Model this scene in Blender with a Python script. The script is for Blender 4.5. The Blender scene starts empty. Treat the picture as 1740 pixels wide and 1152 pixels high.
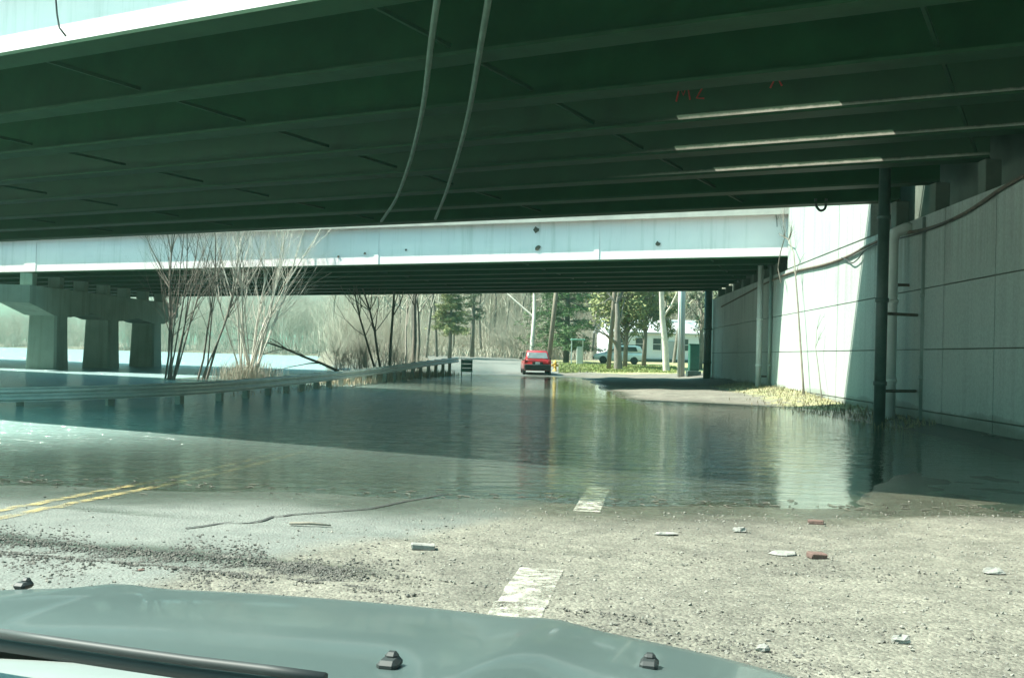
import bpy, math, random
import numpy as np
from mathutils import Vector, Matrix, Euler
S = bpy.context.scene
COL = S.collection
R = math.radians
random.seed(7)

# ------------------------------------------------------------------ camera
cam_d = bpy.data.cameras.new('camera'); cam = bpy.data.objects.new('camera', cam_d); COL.objects.link(cam)
cam_d.sensor_width = 36; cam_d.lens = 36; cam_d.clip_start = 0.05; cam_d.clip_end = 3000
CAM = Vector((0, 0, 1.4))
CROT = Matrix.Rotation(R(90 + 0.836), 3, 'X') @ Matrix.Rotation(R(1.5), 3, 'Z')
cam.matrix_world = Matrix.Translation(CAM) @ CROT.to_4x4()
S.camera = cam

def ray(px, py):
    return CROT @ Vector(((px - 870) / 1740, -(py - 576) / 1740, -1))
def at(px, py, Y):            # point on that sight line at depth Y
    d = ray(px, py); return CAM + d * (Y / d.y)

# bridge axes (plan): D1 runs to the left along bridge 1, N1 points away from the camera
D1 = Vector((-.883, .469, 0)).normalized(); N1 = Vector((.469, .883, 0)).normalized()
# ------------------------------------------------------------------ sky and sun
sv = (N1 * .36 - D1 * .65 + Vector((0, 0, -1))).normalized()      # direction the sunlight travels
W = bpy.data.worlds.new('World'); S.world = W; W.use_nodes = True
nt = W.node_tree; nt.nodes.clear()
sky = nt.nodes.new('ShaderNodeTexSky'); sky.sky_type = 'NISHITA'; sky.sun_disc = False
sky.sun_elevation = math.asin(-sv.z); sky.sun_rotation = math.atan2(-sv.x, -sv.y)
sky.air_density = 1.0; sky.dust_density = 4; sky.ozone_density = 1.0
tint = nt.nodes.new('ShaderNodeMix'); tint.data_type = 'RGBA'; tint.blend_type = 'MULTIPLY'
tint.inputs[0].default_value = 1; tint.inputs[7].default_value = (.48, 1.0, .90, 1)
tc = nt.nodes.new('ShaderNodeTexCoord'); sxyz = nt.nodes.new('ShaderNodeSeparateXYZ'); nt.links.new(tc.outputs['Generated'], sxyz.inputs[0])
hr = nt.nodes.new('ShaderNodeValToRGB'); nt.links.new(sxyz.outputs[2], hr.inputs[0])      # milky horizon, teal overhead
e_ = hr.color_ramp.elements; e_[0].position = .05; e_[0].color = (.92, 1, .98, 1); e_[1].position = .17; e_[1].color = (.38, 1.0, .92, 1)
nt.links.new(hr.outputs[0], tint.inputs[7])
bg = nt.nodes.new('ShaderNodeBackground'); bg.inputs[1].default_value = .095
wo = nt.nodes.new('ShaderNodeOutputWorld')
nt.links.new(sky.outputs[0], tint.inputs[6]); nt.links.new(tint.outputs[2], bg.inputs[0]); nt.links.new(bg.outputs[0], wo.inputs[0])
sd = bpy.data.lights.new('sun', 'SUN'); sun = bpy.data.objects.new('sun', sd); COL.objects.link(sun)
sd.energy = 5.0; sd.angle = R(.5); sd.color = (1, .95, .86)
sun.rotation_mode = 'QUATERNION'; sun.rotation_quaternion = sv.to_track_quat('-Z', 'Y'); sun.location = (-30, -10, 50)
S.view_settings.view_transform = 'Standard'; S.view_settings.look = 'None'; S.view_settings.gamma = 1
S.view_settings.exposure = 1.65
S.render.engine = 'CYCLES'
S.cycles.max_bounces = 8; S.cycles.diffuse_bounces = 4; S.cycles.transparent_max_bounces = 12
S.cycles.use_denoising = True

# ------------------------------------------------------------------ helpers
def link(o, parent=None):
    COL.objects.link(o)
    if parent: o.parent = parent
    return o
def tag(o, label=None, cat=None, group=None, kind=None):
    if label: o['label'] = label
    if cat: o['category'] = cat
    if group: o['group'] = group
    if kind: o['kind'] = kind
    return o
def thing(name, label, cat, loc=(0, 0, 0), rz=0, group=None):
    o = bpy.data.objects.new(name, None); COL.objects.link(o); o.empty_display_size = .2
    o.location = loc; o.rotation_euler = (0, 0, rz)
    return tag(o, label, cat, group)
def copy_tree(o, parent=None):
    c = o.copy(); COL.objects.link(c)
    if parent: c.parent = parent
    for ch in list(o.children): copy_tree(ch, c)
    return c

class MB:
    def __init__(s): s.v = []; s.f = []
    def add(s, vs, fs):
        n = len(s.v); s.v.extend([tuple(v) for v in vs]); s.f.extend([tuple(i + n for i in f) for f in fs]); return s
    def box(s, c, size, M=None, bev=0):
        hx, hy, hz = [a / 2 for a in size]; c = Vector(c); vs = []; fs = []
        if bev:
            b = min(bev, hx * .9, hy * .9, hz * .9)
            # chamfered box: 24 verts
            idx = {}
            for sx in (-1, 1):
                for sy in (-1, 1):
                    for sz in (-1, 1):
                        for a in range(3):
                            p = [sx * (hx - b), sy * (hy - b), sz * (hz - b)]
                            p[a] = (sx * hx, sy * hy, sz * hz)[a]
                            idx[(sx, sy, sz, a)] = len(vs); vs.append(Vector(p))
            def q(*k): fs.append([idx[i] for i in k])
            for a in range(3):
                o1, o2 = [i for i in range(3) if i != a]
                for sg in (-1, 1):
                    ring = []
                    for (u, w) in ((-1, -1), (1, -1), (1, 1), (-1, 1)):
                        k = [0, 0, 0]; k[a] = sg; k[o1] = u; k[o2] = w; ring.append((*k, a))
                    q(*ring)
            for a in range(3):
                o1, o2 = [i for i in range(3) if i != a]
                for u in (-1, 1):
                    for w in (-1, 1):
                        k0 = [0, 0, 0]; k0[o1] = u; k0[o2] = w; k1 = list(k0); k0[a] = -1; k1[a] = 1
                        q((*k0, o1), (*k1, o1), (*k1, o2), (*k0, o2))
            for sx in (-1, 1):
                for sy in (-1, 1):
                    for sz in (-1, 1): q(*[(sx, sy, sz, a) for a in range(3)])
        else:
            for sx, sy, sz in ((-1, -1, -1), (1, -1, -1), (1, 1, -1), (-1, 1, -1), (-1, -1, 1), (1, -1, 1), (1, 1, 1), (-1, 1, 1)):
                vs.append(Vector((sx * hx, sy * hy, sz * hz)))
            fs = [(0, 3, 2, 1), (4, 5, 6, 7), (0, 1, 5, 4), (1, 2, 6, 5), (2, 3, 7, 6), (3, 0, 4, 7)]
        if M is not None: vs = [M @ v for v in vs]
        return s.add([v + c for v in vs], fs)
    def hexa(s, p):            # 8 corners: bottom ring of 4, top ring of 4
        return s.add(p, [(0, 3, 2, 1), (4, 5, 6, 7), (0, 1, 5, 4), (1, 2, 6, 5), (2, 3, 7, 6), (3, 0, 4, 7)])
    def tube(s, pts, rad, n=6, cap=True):
        pts = [Vector(p) for p in pts]
        if not hasattr(rad, '__len__'): rad = [rad] * len(pts)
        vs = []; fs = []; prev = None
        for i, p in enumerate(pts):
            t = (pts[min(i + 1, len(pts) - 1)] - pts[max(i - 1, 0)])
            if t.length < 1e-9: t = Vector((0, 0, 1))
            t.normalize()
            if prev is None:
                a = Vector((1, 0, 0)) if abs(t.x) < .9 else Vector((0, 1, 0))
                u = t.cross(a).normalized()
            else:
                u = (prev - t * prev.dot(t))
                u = u.normalized() if u.length > 1e-6 else t.orthogonal().normalized()
            prev = u; w = t.cross(u)
            for k in range(n):
                an = 2 * math.pi * k / n
                vs.append(p + (u * math.cos(an) + w * math.sin(an)) * rad[i])
        for i in range(len(pts) - 1):
            for k in range(n):
                a = i * n + k; b = i * n + (k + 1) % n
                fs.append((a, b, b + n, a + n))
        if cap:
            fs.append(tuple(range(n))[::-1]); fs.append(tuple((len(pts) - 1) * n + k for k in range(n)))
        return s.add(vs, fs)
    def lathe(s, prof, c=(0, 0, 0), n=16, axis='Z'):
        c = Vector(c); vs = []; fs = []
        for r, z in prof:
            for k in range(n):
                a = 2 * math.pi * k / n
                p = Vector((r * math.cos(a), r * math.sin(a), z))
                if axis == 'X': p = Vector((p.z, p.x, p.y))
                if axis == 'Y': p = Vector((p.x, p.z, p.y))
                vs.append(p + c)
        for i in range(len(prof) - 1):
            for k in range(n):
                a = i * n + k; b = i * n + (k + 1) % n; fs.append((a, b, b + n, a + n))
        fs.append(tuple(range(n))[::-1]); fs.append(tuple((len(prof) - 1) * n + k for k in range(n)))
        return s.add(vs, fs)
    def loft(s, rings, cap=True, closed=True):
        n = len(rings[0]); vs = [p for r in rings for p in r]; fs = []
        for i in range(len(rings) - 1):
            for k in range(n if closed else n - 1):
                a = i * n + k; b = i * n + (k + 1) % n; fs.append((a, b, b + n, a + n))
        if cap and closed: fs.append(tuple(range(n))[::-1]); fs.append(tuple((len(rings) - 1) * n + k for k in range(n)))
        return s.add(vs, fs)
    def build(s, name, m, parent=None, smooth=False):
        me = bpy.data.meshes.new(name); me.from_pydata([tuple(v) for v in s.v], [], s.f)
        me.materials.append(m)
        if smooth: me.polygons.foreach_set('use_smooth', [True] * len(me.polygons))
        me.update()
        return link(bpy.data.objects.new(name, me), parent)

# ------------------------------------------------------------------ materials
def newmat(name):
    m = bpy.data.materials.new(name); m.use_nodes = True; m.node_tree.nodes.clear()
    return m, m.node_tree
def N(t, typ, **kw):
    n = t.nodes.new(typ)
    for k, v in kw.items():
        if k.startswith('i_'):
            n.inputs[k[2:].replace('_', ' ')].default_value = v
        else: setattr(n, k, v)
    return n
def ramp(t, src, stops):
    r = t.nodes.new('ShaderNodeValToRGB'); e = r.color_ramp.elements
    while len(e) < len(stops): e.new(.5)
    for i, (p, c) in enumerate(stops):
        e[i].position = p; e[i].color = (*c, 1) if len(c) == 3 else c
    t.links.new(src, r.inputs[0]); return r
def mixc(t, fac, a, b, mode='MIX'):
    m = t.nodes.new('ShaderNodeMix'); m.data_type = 'RGBA'; m.blend_type = mode
    for s_, v in ((0, fac), (6, a), (7, b)):
        if hasattr(v, 'is_linked'): t.links.new(v, m.inputs[s_])
        elif s_ == 0: m.inputs[0].default_value = v
        else: m.inputs[s_].default_value = (*v, 1)
    return m.outputs[2]
def math_(t, op, a, b=0.0, clamp=False):
    m = t.nodes.new('ShaderNodeMath'); m.operation = op; m.use_clamp = clamp
    for i, v in enumerate((a, b)):
        if hasattr(v, 'is_linked'): t.links.new(v, m.inputs[i])
        else: m.inputs[i].default_value = v
    return m.outputs[0]
def coord(t, kind='Object', scale=(1, 1, 1)):
    if kind == 'World':
        c = t.nodes.new('ShaderNodeNewGeometry').outputs['Position']
    else:
        c = t.nodes.new('ShaderNodeTexCoord').outputs[kind]
    mp = t.nodes.new('ShaderNodeMapping'); mp.inputs['Scale'].default_value = scale
    t.links.new(c, mp.inputs[0]); return mp.outputs[0]
def noise(t, vec, scale, detail=5, rough=.6, dist=0):
    n = t.nodes.new('ShaderNodeTexNoise'); n.inputs['Scale'].default_value = scale
    n.inputs['Detail'].default_value = detail; n.inputs['Roughness'].default_value = rough; n.inputs['Distortion'].default_value = dist
    t.links.new(vec, n.inputs['Vector']); return n.outputs[0]
def pmat(name, c1, c2=None, scale=4, rough=.7, bump=0, bscale=None, metal=0, kind='Object', stretch=(1, 1, 1), spec=.5, coat=0):
    m, t = newmat(name)
    c2 = c2 or tuple(x * .7 for x in c1)
    v = coord(t, kind, stretch)
    nz = noise(t, v, scale)
    r = ramp(t, nz, [(.3, c2), (.7, c1)])
    p = N(t, 'ShaderNodeBsdfPrincipled'); p.inputs['Roughness'].default_value = rough; p.inputs['Metallic'].default_value = metal
    p.inputs['Specular IOR Level'].default_value = spec
    if coat: p.inputs['Coat Weight'].default_value = coat; p.inputs['Coat Roughness'].default_value = .05
    t.links.new(r.outputs[0], p.inputs['Base Color'])
    if bump:
        b = N(t, 'ShaderNodeBump'); b.inputs['Strength'].default_value = bump; b.inputs['Distance'].default_value = .02
        t.links.new(noise(t, v, bscale or scale * 4), b.inputs['Height']); t.links.new(b.outputs[0], p.inputs['Normal'])
    o = N(t, 'ShaderNodeOutputMaterial'); t.links.new(p.outputs[0], o.inputs[0])
    return m
M = {}
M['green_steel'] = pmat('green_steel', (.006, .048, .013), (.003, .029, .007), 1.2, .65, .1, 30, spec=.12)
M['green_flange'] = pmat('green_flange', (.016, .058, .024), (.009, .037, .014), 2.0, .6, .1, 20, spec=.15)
def sunstrip_steel():  # pale sun strip painted into the colour of the lower web
    m, t = newmat('sunstrip_green_steel'); v = coord(t, 'World'); z = N(t, 'ShaderNodeSeparateXYZ'); t.links.new(v, z.inputs[0])
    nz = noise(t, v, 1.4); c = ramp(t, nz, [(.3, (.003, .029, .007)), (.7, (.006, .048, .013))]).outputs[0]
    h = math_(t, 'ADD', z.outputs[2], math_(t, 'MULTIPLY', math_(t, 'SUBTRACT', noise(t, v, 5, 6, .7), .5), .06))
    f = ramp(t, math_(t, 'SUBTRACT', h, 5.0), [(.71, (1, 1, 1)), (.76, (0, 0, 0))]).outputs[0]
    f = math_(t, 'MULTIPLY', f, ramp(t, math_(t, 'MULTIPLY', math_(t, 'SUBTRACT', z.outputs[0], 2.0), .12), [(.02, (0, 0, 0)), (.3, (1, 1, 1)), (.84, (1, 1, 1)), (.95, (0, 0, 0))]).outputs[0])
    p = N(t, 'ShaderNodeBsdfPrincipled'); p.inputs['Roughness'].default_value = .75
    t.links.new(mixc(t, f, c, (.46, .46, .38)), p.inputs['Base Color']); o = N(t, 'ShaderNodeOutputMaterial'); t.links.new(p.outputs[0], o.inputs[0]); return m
M['sunstrip_steel'] = sunstrip_steel()
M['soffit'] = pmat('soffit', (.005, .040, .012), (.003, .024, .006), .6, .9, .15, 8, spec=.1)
def streaky(name, c1, c2, stain, rough, amt=.6, lo=.52, hi=.75):
    m, t = newmat(name); v = coord(t, 'World')
    c = ramp(t, noise(t, v, .7, 5), [(.3, c2), (.7, c1)]).outputs[0]
    st = noise(t, coord(t, 'World', (1.6, 1.6, .10)), 1.5, 7, .7)
    c = mixc(t, ramp(t, st, [(lo, (0, 0, 0)), (hi, (amt, amt, amt))]).outputs[0], c, stain)
    sp = noise(t, v, 9, 6, .75); c = mixc(t, ramp(t, sp, [(.66, (0, 0, 0)), (.74, (amt, amt, amt))]).outputs[0], c, stain)
    p = N(t, 'ShaderNodeBsdfPrincipled'); p.inputs['Roughness'].default_value = rough; t.links.new(c, p.inputs['Base Color'])
    b = N(t, 'ShaderNodeBump'); b.inputs['Strength'].default_value = .2; b.inputs['Distance'].default_value = .02; t.links.new(sp, b.inputs['Height']); t.links.new(b.outputs[0], p.inputs['Normal'])
    o = N(t, 'ShaderNodeOutputMaterial'); t.links.new(p.outputs[0], o.inputs[0]); return m
M['white_steel'] = streaky('white_steel', (.90, .79, .78), (.82, .72, .72), (.40, .38, .32), .5, .5)
M['deck_edge'] = pmat('deck_edge', (.42, .42, .37), (.30, .30, .27), 1.5, .85, .2, 12)
M['pier'] = streaky('pier', (.23, .31, .25), (.16, .23, .185), (.08, .11, .085), .9, .55, .48, .7)
M['galv'] = pmat('galv', (.52, .56, .50), (.38, .43, .38), 3, .5, .05, 30, metal=.35)
M['post'] = pmat('post', (.24, .27, .22), (.16, .19, .15), 3, .8)
M['dark_pipe'] = pmat('dark_pipe', (.06, .10, .085), (.025, .05, .042), 2.5, .5)
M['light_pipe'] = pmat('light_pipe', (.62, .66, .62), (.48, .54, .5), 2, .5)
M['grey_pipe'] = pmat('grey_pipe', (.20, .26, .23), (.12, .17, .15), 2, .55)
M['reflection_tube'] = pmat('reflection_tube', (.10, .16, .115), (.05, .09, .06), 3, .6)
M['wire'] = pmat('wire', (.03, .03, .03), (.02, .02, .02), 2, .6)
M['rust'] = pmat('rust', (.14, .10, .07), (.06, .05, .04), 6, .8)
M['wood_pole'] = pmat('wood_pole', (.21, .18, .13), (.12, .10, .075), 2, .9, .4, 12, stretch=(6, 6, .5))
M['pale_pole'] = pmat('pale_pole', (.55, .55, .50), (.38, .38, .33), 2, .8, .2, 12, stretch=(6, 6, .5))
M['bark'] = pmat('bark', (.20, .18, .145), (.11, .10, .08), 3, .95, .4, 18)
M['pale_bark'] = pmat('pale_bark', (.60, .57, .48), (.42, .39, .33), 3, .9, .3, 18)
M['dark_bark'] = pmat('dark_bark', (.12, .11, .085), (.06, .055, .045), 3, .95, .4, 18)
M['twig_far'] = pmat('twig_far', (.40, .37, .30), (.28, .26, .21), 1, .95)
M['twig_far2'] = pmat('twig_far2', (.44, .41, .32), (.29, .27, .21), 1, .95)
M['dry'] = pmat('dry', (.42, .36, .24), (.28, .22, .14), 3, .9)
M['pine'] = pmat('pine', (.10, .18, .055), (.05, .10, .035), 2.5, .8)
M['olive'] = pmat('olive', (.24, .25, .10), (.13, .16, .06), 2.0, .85)
M['cedar'] = pmat('cedar', (.12, .15, .08), (.06, .09, .045), 2.0, .85)
M['straw'] = pmat('straw', (.27, .24, .14), (.15, .145, .075), 1.5, .9)
M['grass'] = pmat('grass', (.20, .24, .07), (.13, .17, .05), 1.5, .9)
M['stone'] = pmat('stone', (.22, .205, .175), (.10, .095, .08), 9, .9, kind='World')
M['dark_stone'] = pmat('dark_stone', (.10, .09, .075), (.035, .035, .03), 9, .8, kind='World')
M['white_stone'] = pmat('white_stone', (.26, .25, .225), (.15, .145, .13), 15, .85, .4, 30)
M['brick'] = pmat('brick', (.15, .085, .07), (.09, .055, .045), 12, .9, .5, 40)
M['red_paint'] = pmat('red_paint', (.50, .02, .025), (.44, .017, .02), 2, .3, coat=.6)
M['white_paint'] = pmat('white_paint', (.78, .79, .77), (.70, .71, .69), 2, .4, coat=.3)
M['silver'] = pmat('silver', (.085, .115, .108), (.06, .085, .08), 2.2, .38, metal=.2, coat=.25)
M['cowl'] = pmat('cowl', (.22, .25, .235), (.16, .19, .18), 3, .5)
M['black_plastic'] = pmat('black_plastic', (.02, .024, .022), (.012, .014, .013), 5, .6)
M['rubber'] = pmat('rubber', (.025, .025, .025), (.012, .012, .012), 8, .85)
M['chrome'] = pmat('chrome', (.75, .75, .75), (.65, .65, .65), 3, .2, metal=1)
M['glass'] = pmat('glass', (.05, .07, .07), (.03, .04, .04), 1, .06, spec=.9)
M['sky_glass'] = pmat('sky_glass', (.26, .30, .30), (.20, .24, .24), 3, .12, spec=.9)  # pale base colour paints the sky reflection onto the rear window
M['tail'] = pmat('tail', (.45, .02, .02), (.35, .015, .015), 3, .2, coat=.8)
M['siding'] = pmat('siding', (.76, .79, .80), (.66, .69, .71), .8, .7)
M['roof'] = pmat('roof', (.42, .44, .44), (.32, .34, .34), 2, .85)
M['teal_panel'] = pmat('teal_panel', (.16, .36, .28), (.11, .27, .21), 2, .6)
M['cabinet'] = pmat('cabinet', (.03, .13, .09), (.02, .09, .06), 2, .5)
M['hydrant'] = pmat('hydrant', (.60, .38, .06), (.48, .29, .05), 4, .6)
M['tar'] = pmat('tar', (.04, .04, .038), (.02, .02, .02), 6, .6)
M['graffiti'] = pmat('graffiti', (.45, .03, .02), (.3, .02, .015), 8, .7)

def concrete_wall():
    m, t = newmat('abutment_concrete')
    v = coord(t, 'World'); big = noise(t, v, .35, 6, .6)
    streak = noise(t, coord(t, 'World', (2.2, 2.2, .12)), 1.3, 6, .65)
    fine = noise(t, v, 14, 6, .7)
    c = ramp(t, big, [(.3, (.27, .32, .285)), (.7, (.34, .375, .34))]).outputs[0]
    c = mixc(t, ramp(t, streak, [(.5, (0, 0, 0)), (.75, (.28, .28, .28))]).outputs[0], c, (.13, .15, .13))
    # rust-brown run-off below the bearing shelf
    z = N(t, 'ShaderNodeSeparateXYZ'); t.links.new(v, z.inputs[0])
    top = math_(t, 'MULTIPLY', math_(t, 'SUBTRACT', z.outputs[2], 2.9, True), .9, True)
    s2 = noise(t, coord(t, 'World', (3, 3, .05)), 1.6, 5, .6)
    under = math_(t, 'MULTIPLY', top, ramp(t, s2, [(.42, (0, 0, 0)), (.66, (.45, .45, .45))]).outputs[0])
    c = mixc(t, under, c, (.15, .15, .13))
    tide = ramp(t, math_(t, 'ADD', z.outputs[2], math_(t, 'MULTIPLY', math_(t, 'SUBTRACT', big, .5), .7)), [(.22, (.75, .75, .75)), (.42, (.35, .35, .35)), (.46, (0, 0, 0))]).outputs[0]
    c = mixc(t, tide, c, (.10, .105, .08))
    c = mixc(t, .22, c, ramp(t, fine, [(.3, (.2, .2, .2)), (.7, (.8, .8, .8))]).outputs[0], 'OVERLAY')
    p = N(t, 'ShaderNodeBsdfPrincipled'); p.inputs['Roughness'].default_value = .9
    t.links.new(c, p.inputs['Base Color'])
    b = N(t, 'ShaderNodeBump'); b.inputs['Strength'].default_value = .25; b.inputs['Distance'].default_value = .02
    t.links.new(fine, b.inputs['Height']); t.links.new(b.outputs[0], p.inputs['Normal'])
    o = N(t, 'ShaderNodeOutputMaterial'); t.links.new(p.outputs[0], o.inputs[0]); return m
M['wall'] = concrete_wall()
M['dirty'] = pmat('dirty_concrete', (.12, .15, .12), (.06, .08, .06), .8, .9, .3, 10, kind='World')

def ground_mat():
    m, t = newmat('gravel_and_asphalt')
    v = coord(t, 'World')
    big = noise(t, v, .45, 6, .62); mid = noise(t, v, 3.5, 6, .7); fine = noise(t, v, 38, 5, .75)
    vor = N(t, 'ShaderNodeTexVoronoi'); vor.inputs['Scale'].default_value = 55; t.links.new(v, vor.inputs['Vector'])
    grav = ramp(t, mid, [(.28, (.085, .08, .063)), (.5, (.126, .117, .095)), (.74, (.175, .162, .132))]).outputs[0]
    grav = mixc(t, .55, grav, ramp(t, vor.outputs['Color'], [(.1, (.16, .16, .16)), (.9, (.84, .84, .84))]).outputs[0], 'OVERLAY')
    grav = mixc(t, .7, grav, ramp(t, noise(t, v, .9, 5, .65, .6), [(.35, (.34, .34, .33)), (.62, (.60, .60, .58))]).outputs[0], 'OVERLAY')
    asph = ramp(t, mid, [(.3, (.10, .108, .096)), (.7, (.15, .155, .137))]).outputs[0]
    asph = mixc(t, .4, asph, ramp(t, fine, [(.3, (.2, .2, .2)), (.7, (.8, .8, .8))]).outputs[0], 'OVERLAY')
    ar = N(t, 'ShaderNodeAttribute', attribute_name='roadness')
    fac = math_(t, 'ADD', ar.outputs['Fac'], math_(t, 'MULTIPLY', math_(t, 'SUBTRACT', big, .5), 1.1))
    fac = ramp(t, fac, [(.38, (0, 0, 0)), (.62, (1, 1, 1))]).outputs[0]
    c = mixc(t, fac, grav, asph)
    ag = N(t, 'ShaderNodeAttribute', attribute_name='grass')
    gf = math_(t, 'ADD', ag.outputs['Fac'], math_(t, 'MULTIPLY', math_(t, 'SUBTRACT', mid, .5), 1.2))
    gf = ramp(t, gf, [(.45, (0, 0, 0)), (.6, (1, 1, 1))]).outputs[0]
    gc = ramp(t, big, [(.3, (.17, .20, .07)), (.6, (.30, .28, .14))]).outputs[0]
    c = mixc(t, gf, c, gc)
    al = N(t, 'ShaderNodeAttribute', attribute_name='leaf')
    lc = ramp(t, mid, [(.3, (.075, .066, .045)), (.7, (.15, .135, .095))]).outputs[0]
    c = mixc(t, al.outputs['Fac'], c, lc)
    # damp, darker silt close to the water line
    aw = N(t, 'ShaderNodeAttribute', attribute_name='wet')
    wf = math_(t, 'ADD', aw.outputs['Fac'], math_(t, 'MULTIPLY', math_(t, 'SUBTRACT', big, .5), .9), True)
    c = mixc(t, math_(t, 'MULTIPLY', wf, aw.outputs['Fac']), c, mixc(t, 1, c, (.48, .53, .48), 'MULTIPLY'))
    p = N(t, 'ShaderNodeBsdfPrincipled'); t.links.new(c, p.inputs['Base Color'])
    t.links.new(ramp(t, math_(t, 'MULTIPLY', wf, aw.outputs['Fac']), [(.2, (.9, .9, .9)), (1, (.2, .2, .2))]).outputs[0], p.inputs['Roughness'])
    b = N(t, 'ShaderNodeBump'); b.inputs['Strength'].default_value = .7; b.inputs['Distance'].default_value = .02
    h = math_(t, 'ADD', math_(t, 'MULTIPLY', vor.outputs['Distance'], -.5), math_(t, 'ADD', mid, math_(t, 'MULTIPLY', fine, .5)))
    t.links.new(h, b.inputs['Height']); t.links.new(b.outputs[0], p.inputs['Normal'])
    o = N(t, 'ShaderNodeOutputMaterial'); t.links.new(p.outputs[0], o.inputs[0]); return m
M['ground'] = ground_mat()

def water_mat():
    m, t = newmat('flood_water')
    v = coord(t, 'World')
    n1 = noise(t, coord(t, 'World', (.55, 1.5, 1)), 2.6, 4, .55, .4)
    n2 = noise(t, coord(t, 'World', (.8, 1.7, 1)), 9, 3, .5)
    patch = noise(t, v, .12, 3, .5)
    sx = N(t, 'ShaderNodeSeparateXYZ'); t.links.new(v, sx.inputs[0])
    wind = math_(t, 'ADD', math_(t, 'MULTIPLY', math_(t, 'SUBTRACT', 2.0, sx.outputs[0]), .16), math_(t, 'SUBTRACT', patch, .5))
    amp = ramp(t, wind, [(.0, (.26, .26, .26)), (.6, (1, 1, 1))]).outputs[0]
    ad = N(t, 'ShaderNodeAttribute', attribute_name='depth')
    da = ramp(t, ad.outputs['Fac'], [(0, (.12, .12, .12)), (.12, (1, 1, 1))]).outputs[0]
    riv = ramp(t, ad.outputs['Fac'], [(.35, (.9, .9, .9)), (.9, (1, 1, 1))]).outputs[0]
    h = math_(t, 'MULTIPLY', math_(t, 'ADD', n1, math_(t, 'MULTIPLY', n2, .25)), math_(t, 'MULTIPLY', math_(t, 'MULTIPLY', amp, da), riv))
    b = N(t, 'ShaderNodeBump'); b.inputs['Strength'].default_value = 1; b.inputs['Distance'].default_value = .2
    t.links.new(h, b.inputs['Height'])
    gl = N(t, 'ShaderNodeBsdfGlossy'); gl.inputs['Roughness'].default_value = .03; gl.inputs['Color'].default_value = (.95, 1, .97, 1)
    t.links.new(b.outputs[0], gl.inputs['Normal']); t.links.new(ramp(t, math_(t, 'MULTIPLY', amp, da), [(.1, (.03, .03, .03)), (.8, (.11, .11, .11))]).outputs[0], gl.inputs['Roughness'])
    tr = N(t, 'ShaderNodeBsdfTransparent'); tr.inputs['Color'].default_value = (.80, .86, .78, 1)
    df = N(t, 'ShaderNodeBsdfDiffuse'); t.links.new(ramp(t, ad.outputs['Fac'], [(0, (.12, .145, .115)), (.3, (.25, .37, .35)), (.7, (.22, .31, .31))]).outputs[0], df.inputs['Color'])
    murk = ramp(t, ad.outputs['Fac'], [(0, (.02, .02, .02)), (.05, (.2, .2, .2)), (.2, (.85, .85, .85)), (.8, (1, 1, 1))]).outputs[0]
    mx = N(t, 'ShaderNodeMixShader'); t.links.new(murk, mx.inputs[0]); t.links.new(tr.outputs[0], mx.inputs[1]); t.links.new(df.outputs[0], mx.inputs[2])
    fr = N(t, 'ShaderNodeFresnel'); fr.inputs['IOR'].default_value = 1.55; t.links.new(b.outputs[0], fr.inputs['Normal'])
    m2 = N(t, 'ShaderNodeMixShader'); t.links.new(fr.outputs[0], m2.inputs[0]); t.links.new(mx.outputs[0], m2.inputs[1]); t.links.new(gl.outputs[0], m2.inputs[2])
    o = N(t, 'ShaderNodeOutputMaterial'); t.links.new(m2.outputs[0], o.inputs[0]); return m
M['water'] = water_mat()

def line_mat(name, col):
    m, t = newmat(name)
    v = coord(t, 'World')
    w = ramp(t, noise(t, v, 7, 8, .75), [(.42, (.0, .0, .0)), (.64, (.85, .85, .85))]).outputs[0]
    p = N(t, 'ShaderNodeBsdfPrincipled'); p.inputs['Base Color'].default_value = (*col, 1); p.inputs['Roughness'].default_value = .8
    tr = N(t, 'ShaderNodeBsdfTransparent'); mx = N(t, 'ShaderNodeMixShader')
    t.links.new(w, mx.inputs[0]); t.links.new(tr.outputs[0], mx.inputs[1]); t.links.new(p.outputs[0], mx.inputs[2])
    o = N(t, 'ShaderNodeOutputMaterial'); t.links.new(mx.outputs[0], o.inputs[0]); return m
M['yellow_line'] = line_mat('yellow_line', (.34, .26, .10))
M['white_line'] = line_mat('white_line', (.46, .44, .37))

# ------------------------------------------------------------------ terrain
CL = np.array([(-7.5, -40), (-5.2, 0), (-3.96, 7.9), (-3.3, 12.1), (-2.3, 25), (-1.6, 40), (-.6, 60), (-1.0, 80), (-4, 97), (-10, 115), (-24, 140), (-60, 180)], float)
RAIL = [(-14.5, 20.3, .34), (-11.2, 21.6, .39), (-9.0, 22.7, .47), (-7.5, 24.8, .53), (-6.95, 29, .55), (-6.65, 34, .57), (-6.3, 40, .60), (-5.6, 47, .70), (-4.6, 55, .90), (-3.3, 64, 1.10)]
RY = np.array([r[1] for r in RAIL]); RX = np.array([r[0] for r in RAIL])
def clx(Y): return np.interp(Y, CL[:, 1], CL[:, 0])
def wallx(Y): return 8.1 + .0575 * Y
def sm(x, a, b):
    t = np.clip((x - a) / (b - a), 0, 1); return t * t * (3 - 2 * t)
_rs = np.random.RandomState(3)
_w = [(_rs.uniform(-1, 1, 2), _rs.uniform(0, 6.3)) for _ in range(40)]
def wob(X, Y, f):
    s = 0
    for i in range(8):
        (k, ph) = _w[(i + int(f * 7)) % 40]; s = s + np.sin((X * k[0] + Y * k[1]) * f * (1 + .35 * i) + ph)
    return s / 8
def rivx(Y):      # X of the near river bank's water edge
    return np.interp(Y, [-50, 0, 18, 25, 35, 42, 48, 60, 80, 120, 190, 240, 300], [-40, -24, -16, -9.8, -11, -15.2, -14, -11, -14, -22, -33, -41, -30])
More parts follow.
